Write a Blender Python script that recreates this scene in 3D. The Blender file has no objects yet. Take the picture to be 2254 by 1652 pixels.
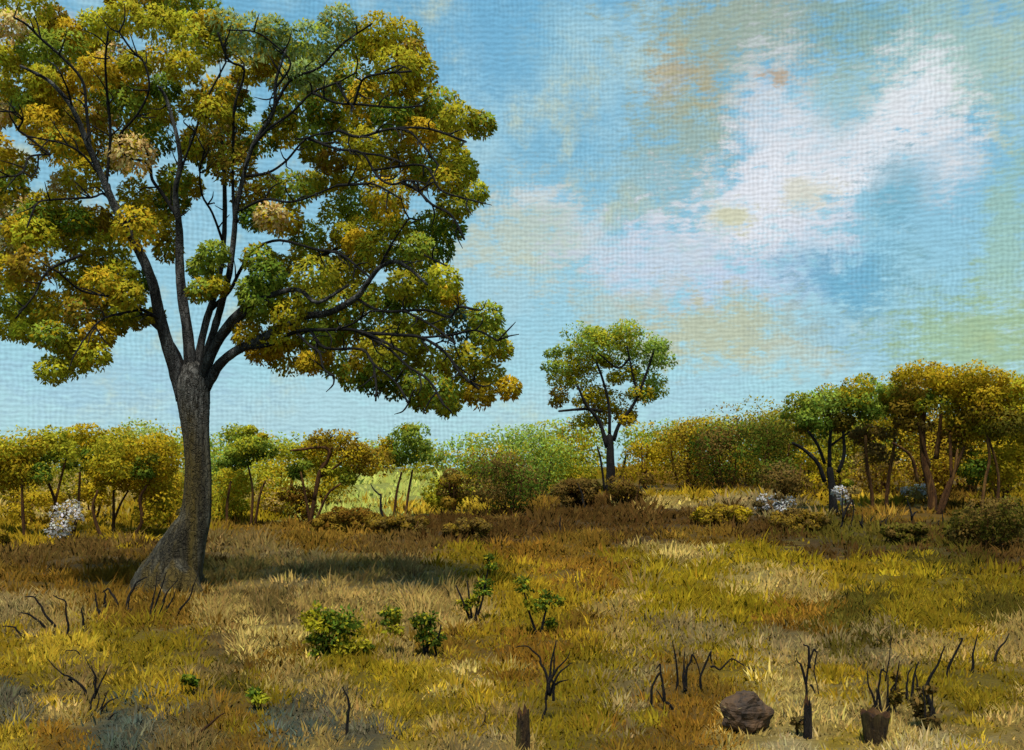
import bpy, math, random
import numpy as np
from mathutils import Vector

rng = np.random.default_rng(11)
random.seed(5)
S = bpy.context.scene
COL = S.collection

# ------------------------------------------------------------------ camera
EYE = 1.7                     # eye height
FPX = 995.0                   # focal length in pixels of a 1024 wide frame
U = 1024.0 / 2254.0           # the photograph was measured on a 2254 wide copy
HOR = 1040.0                  # eye level on that copy
cam_d = bpy.data.cameras.new('camera')
cam = bpy.data.objects.new('camera', cam_d)
COL.objects.link(cam)
cam.location = (0, 0, EYE)
cam.rotation_euler = (math.pi / 2, 0, 0)
cam_d.sensor_width = 36
cam_d.lens = FPX / 1024 * 36
cam_d.shift_y = (HOR * U - 375.0) / 1024.0
cam_d.clip_end = 3000
S.camera = cam
S.cycles.max_bounces = 5
S.cycles.diffuse_bounces = 3
S.cycles.glossy_bounces = 2
S.cycles.transmission_bounces = 3

EXPO = 1.2
S.view_settings.view_transform = 'Standard'
S.view_settings.look = 'None'
S.view_settings.gamma = 1
S.view_settings.exposure = EXPO
S.view_settings.use_curve_mapping = False

SUN_EL, SUN_AZ = math.radians(64), math.radians(182)   # azimuth clockwise from +Y: behind the viewer, to the left


def lin(c):
    out = []
    for v in c:
        v = v / 255.0
        out.append(v / 12.92 if v <= 0.04045 else ((v + 0.055) / 1.055) ** 2.4)
    return out


def P(x, y, d):
    """point seen at (x, y) of the photograph, standing d metres away"""
    return Vector(((x * U - 512) / FPX * d, d, EYE - (y - HOR) * U / FPX * d))


# ------------------------------------------------------------------ node helpers
class NT:
    def __init__(self, tree):
        self.t = tree
        tree.nodes.clear()

    def n(self, kind, **kw):
        o = self.t.nodes.new(kind)
        for k, v in kw.items():
            setattr(o, k, v)
        return o

    def put(self, sock, v):
        if isinstance(v, bpy.types.NodeSocket):
            self.t.links.new(v, sock)
        elif isinstance(v, (list, tuple)) and len(v) == 3 and sock.type == 'RGBA':
            sock.default_value = (*v, 1)
        else:
            sock.default_value = v

    def math(self, op, a, b=0.0, c=None, clamp=False):
        o = self.n('ShaderNodeMath', operation=op, use_clamp=clamp)
        self.put(o.inputs[0], a)
        self.put(o.inputs[1], b)
        if c is not None:
            self.put(o.inputs[2], c)
        return o.outputs[0]

    def vmath(self, op, a, b=None, s=None):
        o = self.n('ShaderNodeVectorMath', operation=op)
        self.put(o.inputs[0], a)
        if b is not None:
            self.put(o.inputs[1], b)
        if s is not None:
            self.put(o.inputs['Scale'], s)
        return o.outputs['Value'] if op in ('LENGTH', 'DOT_PRODUCT') else o.outputs[0]

    def comb(self, x, y, z=0.0):
        o = self.n('ShaderNodeCombineXYZ')
        for i, v in enumerate((x, y, z)):
            self.put(o.inputs[i], v)
        return o.outputs[0]

    def noise(self, vec, scale, detail=3, rough=0.55, color=False, dist=0.0):
        o = self.n('ShaderNodeTexNoise')
        self.put(o.inputs['Vector'], vec)
        o.inputs['Scale'].default_value = scale
        o.inputs['Detail'].default_value = detail
        o.inputs['Roughness'].default_value = rough
        o.inputs['Distortion'].default_value = dist
        return o.outputs['Color' if color else 'Fac']

    def ramp(self, v, lo, hi, a=0.0, b=1.0):
        o = self.n('ShaderNodeMapRange', interpolation_type='SMOOTHSTEP')
        self.put(o.inputs['Value'], v)
        for k, w in (('From Min', lo), ('From Max', hi), ('To Min', a), ('To Max', b)):
            o.inputs[k].default_value = w
        return o.outputs[0]

    def mix(self, f, a, b, blend='MIX'):
        o = self.n('ShaderNodeMix', data_type='RGBA', blend_type=blend)
        self.put(o.inputs[0], f)
        self.put(o.inputs[6], a)
        self.put(o.inputs[7], b)
        return o.outputs[2]


# ------------------------------------------------------------------ sky
world = bpy.data.worlds.new('World')
S.world = world
world.use_nodes = True
world.cycles.sampling_method = 'NONE'
w = NT(world.node_tree)
SKY = 0.1
K = 1.0 / SKY / 2 ** EXPO
sky = w.n('ShaderNodeTexSky', sky_type='NISHITA')
sky.sun_disc = False
sky.sun_elevation = SUN_EL
sky.sun_rotation = SUN_AZ
tc = w.n('ShaderNodeTexCoord').outputs['Generated']
sx = w.n('ShaderNodeSeparateXYZ')
w.put(sx.inputs[0], tc)
az = w.math('ARCTAN2', sx.outputs[0], sx.outputs[1])
el = w.math('ARCSINE', sx.outputs[2])
ae = w.comb(az, el)
brush = w.noise(ae, 13, 5, 0.65, color=True)
brush_v = w.vmath('SUBTRACT', brush, (0.5, 0.5, 0.5))
fine = w.noise(w.vmath('MULTIPLY', ae, (1.0, 2.2, 1)), 45, 4, 0.7)
streak = w.noise(w.vmath('MULTIPLY', ae, (1.0, 3.0, 1)), 110, 3, 0.7)


def k3(c, s=1.0):
    return [v * K * s for v in lin(c)]


g = w.ramp(el, 0.0, 0.5)
base = w.mix(g, k3((152, 202, 212)), k3((104, 170, 202)))
base = w.mix(0.12, base, sky.outputs[0])
mott = w.ramp(w.noise(w.vmath('ADD', ae, (4.2, 1.7, 0)), 7, 6, 0.68), 0.44, 0.68)
base = w.mix(w.math('MULTIPLY', mott, 0.8), base, k3((168, 206, 218)))
mott2 = w.ramp(w.noise(w.vmath('ADD', ae, (9.2, 3.7, 0)), 9, 6, 0.7), 0.52, 0.7)
base = w.mix(w.math('MULTIPLY', mott2, 0.75), base, k3((192, 200, 172)))
sky_col = base
# (x, y, half width, half height, colour, opacity): the clouds of the photograph as directions of the sky
CLOUDS = [
    (560, 900, 800, 70, (176, 212, 222), .65), (240, 840, 260, 60, (156, 198, 220), .5),
    (1150, 520, 190, 90, (206, 206, 176), .60), (1060, 90, 150, 150, (116, 176, 210), .5), (1250, 90, 120, 60, (150, 196, 214), .5),
    (1640, 60, 230, 130, (170, 174, 136), .68), (1480, 172, 60, 70, (196, 164, 122), .45), (1530, 260, 120, 80, (166, 176, 146), .6),
    (1440, 380, 100, 90, (160, 184, 176), .5),
    (2090, 130, 230, 150, (172, 198, 180), .70), (1900, 50, 130, 70, (124, 166, 168), .6),
    (1330, 520, 120, 60, (200, 214, 228), .60), (1490, 570, 210, 80, (202, 214, 230), .78),
    (1700, 300, 90, 190, (214, 220, 230), .70), (1680, 440, 190, 110, (224, 228, 236), .92),
    (1640, 640, 170, 50, (194, 210, 232), .75), (2020, 230, 110, 100, (228, 232, 238), .88),
    (1850, 400, 140, 36, (230, 234, 240), .88), (2060, 340, 100, 90, (212, 220, 228), .7), (1930, 330, 120, 70, (226, 230, 236), .8), (1800, 330, 110, 90, (218, 224, 232), .7), (1780, 540, 120, 50, (206, 216, 230), .6),
    (1965, 420, 60, 70, (116, 176, 198), .7), (1860, 600, 130, 60, (104, 170, 202), .80), (1850, 230, 60, 60, (150, 188, 196), .4),
    (1610, 468, 55, 28, (200, 200, 140), .6), (1720, 167, 34, 14, (186, 146, 84), .6), (1780, 430, 60, 30, (206, 204, 170), .5),
    (2050, 640, 140, 80, (144, 190, 202), .5), (1560, 740, 240, 70, (196, 192, 148), .70), (1380, 660, 130, 50, (190, 196, 170), .5),
    (1900, 740, 160, 80, (140, 188, 212), .5), (1720, 800, 130, 40, (200, 204, 180), .5),
    (2140, 740, 190, 100, (160, 188, 136), .74), (2215, 540, 50, 190, (164, 194, 154), .50),
    (1190, 440, 80, 26, (214, 222, 230), .5), (60, 90, 90, 60, (200, 206, 200), .7), (1560, 170, 30, 50, (190, 166, 122), .35),
    (1500, 870, 170, 50, (166, 204, 220), .5),
]
for (x, y, rx, ry, c, o) in CLOUDS:
    v = P(x, y, 1.0) - Vector((0, 0, EYE))
    v.normalize()
    a0, e0 = math.atan2(v.x, v.y), math.asin(v.z)
    sa, se = rx * U / FPX, ry * U / FPX
    d = w.vmath('SUBTRACT', ae, (a0, e0, 0))
    d = w.vmath('ADD', d, w.vmath('SCALE', brush_v, s=0.11 if rx > 100 else 0.05))
    d = w.vmath('MULTIPLY', d, (1 / sa, 1 / se, 0))
    m = w.math('ADD', w.vmath('LENGTH', d), w.math('ADD', w.math('MULTIPLY', w.math('SUBTRACT', fine, 0.5), 3.2), w.math('MULTIPLY', w.math('SUBTRACT', streak, 0.5), 1.2)))
    m = w.ramp(m, 1.35, 0.25, 0.0, o)
    sky_col = w.mix(m, sky_col, k3(c))
# weave of a painter's canvas, added as fine ribs in the sky colour
TH = 4.55 / FPX
rib_a = w.math('SINE', w.math('ADD', w.math('MULTIPLY', el, 2 * math.pi / TH),
                              w.math('MULTIPLY', w.noise(ae, 80, 3), 9.0)))
rib_b = w.math('SINE', w.math('ADD', w.math('MULTIPLY', az, 2 * math.pi / TH),
                              w.math('MULTIPLY', w.noise(ae, 70, 3), 9.0)))
patchy = w.ramp(w.noise(ae, 14, 4), 0.3, 0.7)
grain = w.math('ADD', w.math('MULTIPLY', rib_a, 0.075),
               w.math('MULTIPLY', w.math('MULTIPLY', rib_b, patchy), 0.075))
grain = w.math('ADD', grain, w.math('MULTIPLY', w.math('SUBTRACT', streak, 0.5), 0.5))
grain = w.math('ADD', grain, w.math('MULTIPLY', w.math('SUBTRACT', fine, 0.5), 0.25))
sky_col = w.vmath('SCALE', sky_col, s=w.math('ADD', grain, 1.0))
bg = w.n('ShaderNodeBackground')
w.put(bg.inputs['Color'], sky_col)
bg.inputs['Strength'].default_value = SKY
w.put(w.n('ShaderNodeOutputWorld').inputs[0], bg.outputs[0])

# ------------------------------------------------------------------ sun
sun_d = bpy.data.lights.new('sun', 'SUN')
sun_d.energy = 2.3
sun_d.angle = math.radians(10)
sun_d.color = (1.0, 0.97, 0.91)
sun = bpy.data.objects.new('sun', sun_d)
COL.objects.link(sun)
sv = Vector((math.sin(SUN_AZ) * math.cos(SUN_EL), math.cos(SUN_AZ) * math.cos(SUN_EL), math.sin(SUN_EL)))
sun.rotation_euler = sv.to_track_quat('Z', 'Y').to_euler()
sun.location = (-5, -5, 20)


# ------------------------------------------------------------------ materials
def new_mat(name):
    m = bpy.data.materials.new(name)
    m.use_nodes = True
    t = NT(m.node_tree)
    out = t.n('ShaderNodeOutputMaterial')
    return m, t, out


def leaf_material(name, transl=0.42, rough=0.8, spec=0.04):
    """leaf colour comes from the leaf itself (attribute Col); veins and blotches on top"""
    m, t, out = new_mat(name)
    at = t.n('ShaderNodeAttribute', attribute_name='Col').outputs['Color']
    pos = t.n('ShaderNodeTexCoord').outputs['Object']
    bl = t.ramp(t.noise(pos, 26, 3, 0.6), 0.3, 0.7, 0.8, 1.2)
    c = t.vmath('SCALE', at, s=bl)
    p = t.n('ShaderNodeBsdfPrincipled')
    t.put(p.inputs['Base Color'], c)
    p.inputs['Roughness'].default_value = rough
    p.inputs['Specular IOR Level'].default_value = spec
    tr = t.n('ShaderNodeBsdfTranslucent')
    t.put(tr.inputs['Color'], c)
    mx = t.n('ShaderNodeMixShader')
    mx.inputs[0].default_value = transl
    t.put(mx.inputs[1], p.outputs[0])
    t.put(mx.inputs[2], tr.outputs[0])
    t.put(out.inputs[0], mx.outputs[0])
    return m


def wood_material(name, dark, mid, pale, scale=6.0, stretch=5.0, olive=None, cracks=0.0):
    m, t, out = new_mat(name)
    pos = t.n('ShaderNodeTexCoord').outputs['Object']
    st = t.vmath('MULTIPLY', pos, (1, 1, 1 / stretch))
    n1 = t.noise(st, scale * 4, 6, 0.7, dist=0.6)
    n2 = t.noise(st, scale * 0.7, 3, 0.6)
    c = t.mix(t.ramp(n1, 0.35, 0.62), lin(dark), lin(mid))
    c = t.mix(t.ramp(n2, 0.45, 0.7), c, lin(pale))
    if olive:
        c = t.mix(t.ramp(t.noise(st, scale * 0.45, 2), 0.4, 0.56, 0, 0.9), c, lin(olive))
    hgt = n1
    if cracks:
        if olive:                             # the bark turns from olive brown to bare grey near the fork
            sp = t.n('ShaderNodeSeparateXYZ')
            t.put(sp.inputs[0], pos)
            grey = t.mix(t.ramp(n1, 0.35, 0.65), lin(dark), lin((110, 106, 99)))
            c = t.mix(t.ramp(t.math('ADD', sp.outputs[2], t.math('MULTIPLY', n2, 1.4)), 2.5, 3.6), c, grey)
        vo = t.n('ShaderNodeTexVoronoi', feature='DISTANCE_TO_EDGE')
        wv = t.vmath('ADD', t.vmath('MULTIPLY', pos, (1, 1, .13)), t.vmath('SCALE', t.noise(pos, 9, 3, .6, color=True), s=.16))
        t.put(vo.inputs['Vector'], wv)
        vo.inputs['Scale'].default_value = cracks
        ck = t.ramp(vo.outputs['Distance'], 0.0, 0.16)
        c = t.mix(ck, t.vmath('SCALE', c, s=.66), c)
        hgt = t.math('ADD', t.math('MULTIPLY', n1, .8), t.math('MULTIPLY', ck, .45))
    p = t.n('ShaderNodeBsdfPrincipled')
    t.put(p.inputs['Base Color'], c)
    p.inputs['Roughness'].default_value = 0.85
    p.inputs['Specular IOR Level'].default_value = 0.2
    b = t.n('ShaderNodeBump')
    b.inputs['Strength'].default_value = 1.0
    b.inputs['Distance'].default_value = 0.06
    t.put(b.inputs['Height'], hgt)
    t.put(p.inputs['Normal'], b.outputs[0])
    t.put(out.inputs[0], p.outputs[0])
    return m


def rock_material(name, a, b_, c_):
    m, t, out = new_mat(name)
    pos = t.n('ShaderNodeTexCoord').outputs['Object']
    n1 = t.noise(pos, 7, 6, 0.65)
    n2 = t.noise(t.vmath('MULTIPLY', pos, (1, 1, 3.5)), 5, 4, 0.6, dist=1.0)
    c = t.mix(t.ramp(n1, 0.35, 0.65), lin(a), lin(b_))
    c = t.mix(t.ramp(n2, 0.6, 0.68), c, lin(c_))
    p = t.n('ShaderNodeBsdfPrincipled')
    t.put(p.inputs['Base Color'], c)
    p.inputs['Roughness'].default_value = 0.8
    b = t.n('ShaderNodeBump')
    b.inputs['Strength'].default_value = 0.7
    b.inputs['Distance'].default_value = 0.04
    t.put(b.inputs['Height'], t.math('ADD', n1, n2))
    t.put(p.inputs['Normal'], b.outputs[0])
    t.put(out.inputs[0], p.outputs[0])
    return m


def ground_material():
    m, t, out = new_mat('ground_soil')
    pos = t.n('ShaderNodeTexCoord').outputs['Object']
    at = t.n('ShaderNodeAttribute', attribute_name='Col').outputs['Color']
    n1 = t.noise(pos, 1.7, 6, 0.65)
    n2 = t.noise(pos, 14, 5, 0.7)
    c = t.vmath('SCALE', at, s=t.ramp(n1, 0.3, 0.7, 0.75, 1.25))
    c = t.mix(t.ramp(n2, 0.35, 0.7, 0, 0.45), c, lin((84, 66, 34)))
    p = t.n('ShaderNodeBsdfPrincipled')
    t.put(p.inputs['Base Color'], c)
    p.inputs['Roughness'].default_value = 0.95
    p.inputs['Specular IOR Level'].default_value = 0.1
    b = t.n('ShaderNodeBump')
    b.inputs['Strength'].default_value = 0.8
    b.inputs['Distance'].default_value = 0.08
    t.put(b.inputs['Height'], t.math('ADD', n1, n2))
    t.put(p.inputs['Normal'], b.outputs[0])
    t.put(out.inputs[0], p.outputs[0])
    return m


M_LEAF = leaf_material('leaf')
M_GRASS = leaf_material('grass_blade', 0.25, 0.9, 0.0)
M_TRUNK = wood_material('grey_bark', (32, 27, 18), (68, 60, 40), (96, 90, 74), 8, 7, (84, 68, 24), 13.0)
M_LIMB = wood_material('grey_limb_bark', (24, 22, 21), (62, 58, 53), (108, 105, 101), 9, 6, None, 16.0)
M_BRANCH = wood_material('dark_branch_bark', (13, 11, 10), (26, 22, 19), (44, 39, 35), 9, 4)
M_STEM = wood_material('brown_stem_bark', (48, 27, 12), (84, 52, 20), (120, 84, 40), 9, 5)
M_TWIG = wood_material('charred_twig', (14, 12, 12), (28, 23, 20), (52, 42, 34), 20, 4)
M_STUMP = wood_material('weathered_stump', (36, 24, 14), (74, 54, 28), (120, 98, 58), 12, 4, (90, 78, 26))
M_ROCK_DARK = rock_material('dark_layered_rock', (40, 26, 14), (84, 56, 24), (150, 128, 76))
M_ROCK_PALE = rock_material('chalky_rock', (120, 110, 96), (160, 152, 142), (204, 202, 204))
M_BIRD = wood_material('bird_feathers', (14, 13, 14), (24, 22, 22), (34, 32, 30), 20, 2)
M_GROUND = ground_material()

PAL = {k: np.array(lin(v)) for k, v in dict(
    olive=(160, 148, 36), ochre=(178, 148, 34), dgreen=(90, 108, 32), mgreen=(132, 142, 46), ygreen=(172, 166, 42),
    ggreen=(128, 142, 84), tan=(214, 172, 110), brown=(138, 110, 34), teal=(74, 94, 82), umber=(116, 92, 42),
    lgreen=(146, 166, 66), gold=(178, 150, 28),
    beige=(150, 124, 66), greybeige=(134, 114, 70), greybrown=(112, 92, 50), bluegrey=(94, 88, 66), sand=(172, 146, 78),
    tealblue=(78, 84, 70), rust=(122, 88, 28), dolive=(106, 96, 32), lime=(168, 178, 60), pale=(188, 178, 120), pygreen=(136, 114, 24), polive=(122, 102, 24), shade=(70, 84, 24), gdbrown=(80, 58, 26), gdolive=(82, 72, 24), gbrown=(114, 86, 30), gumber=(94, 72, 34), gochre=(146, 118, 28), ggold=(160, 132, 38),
    palegreen=(172, 176, 84), dbrown=(100, 76, 32), yellow=(158, 146, 28), white=(186, 164, 112), chalk=(196, 191, 186)).items()}


# ------------------------------------------------------------------ mesh helpers
def mesh_obj(name, V, F, mat, parent=None, col=None, smooth=False, nor=None):
    """V (n,3), F (m,3 or 4) arrays -> one mesh object; col (n,3) per-vertex colour"""
    me = bpy.data.meshes.new(name)
    V = np.asarray(V, dtype=np.float32)
    F = np.asarray(F, dtype=np.int32)
    n = F.shape[1]
    me.vertices.add(len(V))
    me.vertices.foreach_set('co', V.ravel())
    me.loops.add(F.size)
    me.loops.foreach_set('vertex_index', F.ravel())
    me.polygons.add(len(F))
    me.polygons.foreach_set('loop_start', np.arange(0, F.size, n, dtype=np.int32))
    me.polygons.foreach_set('loop_total', np.full(len(F), n, dtype=np.int32))
    if smooth:
        me.polygons.foreach_set('use_smooth', np.ones(len(F), dtype=bool))
    if col is not None:
        a = me.color_attributes.new('Col', 'FLOAT_COLOR', 'POINT')
        c4 = np.ones((len(V), 4), dtype=np.float32)
        c4[:, :3] = col
        a.data.foreach_set('color', c4.ravel())
    me.update(calc_edges=True)
    if nor is not None:                      # leaves shade with the rounded mass they belong to
        me.polygons.foreach_set('use_smooth', np.ones(len(F), dtype=bool))
        me.normals_split_custom_set_from_vertices(np.asarray(nor, dtype=np.float32))
    me.materials.append(mat)
    o = bpy.data.objects.new(name, me)
    COL.objects.link(o)
    if parent is not None:
        o.parent = parent
        o.matrix_parent_inverse.identity()
        o.location = -Vector(parent.location) if parent.parent is None else (0, 0, 0)
    return o


def thing(name, label, cat, loc, group=None):
    o = bpy.data.objects.new(name, None)
    o.empty_display_size = 0.3
    COL.objects.link(o)
    o.location = loc
    return tag(o, label, cat, group)


def tag(o, label, cat=None, group=None, kind=None):
    o['label'] = label
    if cat:
        o['category'] = cat
    if group:
        o['group'] = group
    if kind:
        o['kind'] = kind
    return o


def catmull(pts, n):
    pts = [np.array(p, dtype=float) for p in pts]
    if len(pts) == 2:
        return [pts[0] + (pts[1] - pts[0]) * t for t in np.linspace(0, 1, n + 1)]
    q = [2 * pts[0] - pts[1]] + pts + [2 * pts[-1] - pts[-2]]
    out = []
    for i in range(1, len(q) - 2):
        for t in np.linspace(0, 1, n, endpoint=False):
            a, b, c, d = q[i - 1], q[i], q[i + 1], q[i + 2]
            out.append(0.5 * (2 * b + (c - a) * t + (2 * a - 5 * b + 4 * c - d) * t * t
                              + (3 * b - a - 3 * c + d) * t ** 3))
    out.append(q[-2])
    return out


def tube(pts, rad, sides=7, n=4, wob=0.10, ridge=0.0, seed=0):
    """smooth tapering tube through pts (x,y,z) with radii -> V, F (quads)"""
    r_ = np.random.default_rng(seed)
    P4 = [np.append(np.array(p, dtype=float), r) for p, r in zip(pts, rad)]
    C = np.array(catmull(P4, n))
    C[:, 3] = np.maximum(C[:, 3], min(rad) * 0.7)
    ctr, rr = C[:, :3], C[:, 3]
    m = len(ctr)
    tan = np.gradient(ctr, axis=0)
    tan /= np.linalg.norm(tan, axis=1)[:, None] + 1e-9
    ref = np.array([0.0, 1.0, 0.0])
    V = []
    ph = r_.uniform(0, 6.28)
    for i in range(m):
        a = np.cross(tan[i], ref)
        if np.linalg.norm(a) < 1e-3:
            a = np.array([1.0, 0, 0])
        a /= np.linalg.norm(a)
        b = np.cross(tan[i], a)
        for k in range(sides):
            th = 2 * math.pi * k / sides
            q = rr[i] * (1 + r_.normal(0, wob) + ridge * math.sin(5 * th + ph) + ridge * .6 * math.sin(9 * th + 2 * ph))
            V.append(ctr[i] + (a * math.cos(th) + b * math.sin(th)) * q)
    F = []
    for i in range(m - 1):
        for k in range(sides):
            k2 = (k + 1) % sides
            F.append((i * sides + k, i * sides + k2, (i + 1) * sides + k2, (i + 1) * sides + k))
    V.append(ctr[-1] + tan[-1] * rr[-1])
    V.append(ctr[0] - tan[0] * rr[0] * .3)
    e, s0 = len(V) - 2, len(V) - 1
    for k in range(sides):
        k2 = (k + 1) % sides
        F.append(((m - 1) * sides + k, (m - 1) * sides + k2, e, e))
        F.append((k2, k, s0, s0))
    return np.array(V), np.array(F)


def tri_quads(F):
    """quads (some degenerate) -> triangles"""
    out = []
    for f in F:
        out.append((f[0], f[1], f[2]))
        if f[3] != f[2]:
            out.append((f[0], f[2], f[3]))
    return np.array(out)


def tube_obj(name, pts, rad, mat, parent=None, **kw):
    V, F = tube(pts, rad, **kw)
    return mesh_obj(name, V, tri_quads(F), mat, parent, smooth=True)


def join(parts):
    V, F, o = [], [], 0
    for p in parts:
        V.append(p[0])
        F.append(p[1] + o)
        o += len(p[0])
    return (np.concatenate(V), np.concatenate(F)) + tuple(np.concatenate([p[i] for p in parts]) for i in range(2, len(parts[0])))


def leaf_obj(name, parts, mat, parent=None):
    V, F, C, N = join(parts)
    return mesh_obj(name, V, F, mat, parent, col=C, nor=N)


def clump(c, r, n, col, leaf=(0.13, 0.05), droop=0.5, col2=None, shell=0.6, jit=0.15, up=0.0, flat=0.72):
    """n folded leaves on and in an ellipsoid (or, with arrays, n leaves on each of many ellipsoids)"""
    c, r, col = np.atleast_2d(c).astype(float), np.atleast_2d(r).astype(float), np.atleast_2d(col)
    m = len(c)
    idx = np.repeat(np.arange(m), n)
    n = len(idx)
    r = r[idx] if len(r) == m else np.repeat(r, n, 0)
    cc = (col[idx] if len(col) == m else np.repeat(col, n, 0)).copy()
    d = rng.normal(size=(n, 3))
    d[:, 2] = np.where(d[:, 2] < -0.3, d[:, 2] * 0.55, d[:, 2])
    if up:
        d[:, 2] = np.abs(d[:, 2]) * up
    d /= np.linalg.norm(d, axis=1)[:, None]
    rad = rng.uniform(shell, 1.0, n)[:, None] ** 0.8
    p = c[idx] + d * r * rad
    a = d * 0.7 + rng.normal(size=(n, 3)) * 0.5 + np.array([0, 0, -droop])
    a /= np.linalg.norm(a, axis=1)[:, None]
    nn = d + rng.normal(size=(n, 3)) * 0.3 + np.array([0, -0.15, 0.2])
    s = np.cross(a, nn)
    s /= np.linalg.norm(s, axis=1)[:, None] + 1e-9
    nn = np.cross(s, a)
    k = (r.mean(1) / r.mean())[:, None] if m > 1 else 1.0
    L = (leaf[0] * rng.uniform(0.6, 1.35, n))[:, None] * k
    W = (leaf[1] * rng.uniform(0.7, 1.3, n))[:, None] * k
    v0 = p - a * L * .5
    v1 = p - a * L * .05 + s * W - nn * W * .35
    v2 = p + a * L * .5 - nn * L * .12
    v3 = p - a * L * .05 - s * W - nn * W * .35
    g = np.cross(v1 - v0, v2 - v0)
    sw = (g * d).sum(1) < 0
    v1[sw], v3[sw] = v3[sw].copy(), v1[sw].copy()
    V = np.stack([v0, v1, v2, v3], 1).reshape(-1, 3)
    i = np.arange(n)[:, None] * 4
    F = np.concatenate([i + np.array([0, 1, 2]), i + np.array([0, 2, 3])])
    if col2 is not None:
        q = rng.random(n) < 0.25
        cc[q] = np.atleast_2d(col2)[0]
    cc = cc * np.exp(rng.normal(0, jit, (n, 1))) * np.exp(rng.normal(0, 0.05, (n, 3)))
    N = d / r
    N /= np.linalg.norm(N, axis=1)[:, None]
    fn = np.where(((nn * d).sum(1) < 0)[:, None], -nn, nn)
    N = N * flat + fn * (1 - flat)
    N /= np.linalg.norm(N, axis=1)[:, None]
    return V, F, np.repeat(np.clip(cc, 0, 0.75), 4, 0), np.repeat(N, 4, 0)


def value_noise(x, y, s):
    """cheap smooth noise for heights and for the edges of the grass patches"""
    return (np.sin(x * 1.7 / s + 1.3 * np.sin(y * 1.1 / s)) * np.cos(y * 1.3 / s + 0.7 * np.sin(x * 0.9 / s))
            + 0.5 * np.sin(x * 3.9 / s + y * 2.7 / s + 1.9))


# ------------------------------------------------------------------ ground
AD = [0, 20, 26, 32, 45, 70, 150, 260, 700, 1500]
AZ_ = [0, 0, .02, .2, .72, 1.3, 2.1, 2.8, 4.5, 6]


def ground_z(x, d):
    x = np.asarray(x, dtype=float)
    d = np.asarray(d, dtype=float)
    z = np.interp(d, AD, AZ_)
    k = np.clip((d - 18) / 12, 0, 1)
    k2 = np.clip((x / np.maximum(d, 1) + 0.05) / 0.4, 0, 1)
    z = z + 0.38 * k * k2 * k2 * (3 - 2 * k2) * np.clip(d / 30, 0, 2.5)
    z = z + 0.035 * value_noise(x, d, 1.6) * np.clip(d / 6, 0, 1) + 0.10 * k * value_noise(x, d, 7)
    return z


def on_ground(x, y, lift=0.0):
    """where the sight line through (x, y) of the photograph meets the ground"""
    best = None
    for d in np.concatenate([np.arange(4, 60, .05), np.arange(60, 400, 1)]):
        p = P(x, y, d)
        if p.z <= float(ground_z(p.x, d)) + lift:
            best = p
            break
    if best is None:
        best = P(x, y, 60)
    best.z = float(ground_z(best.x, best.y)) + lift
    return best


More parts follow.
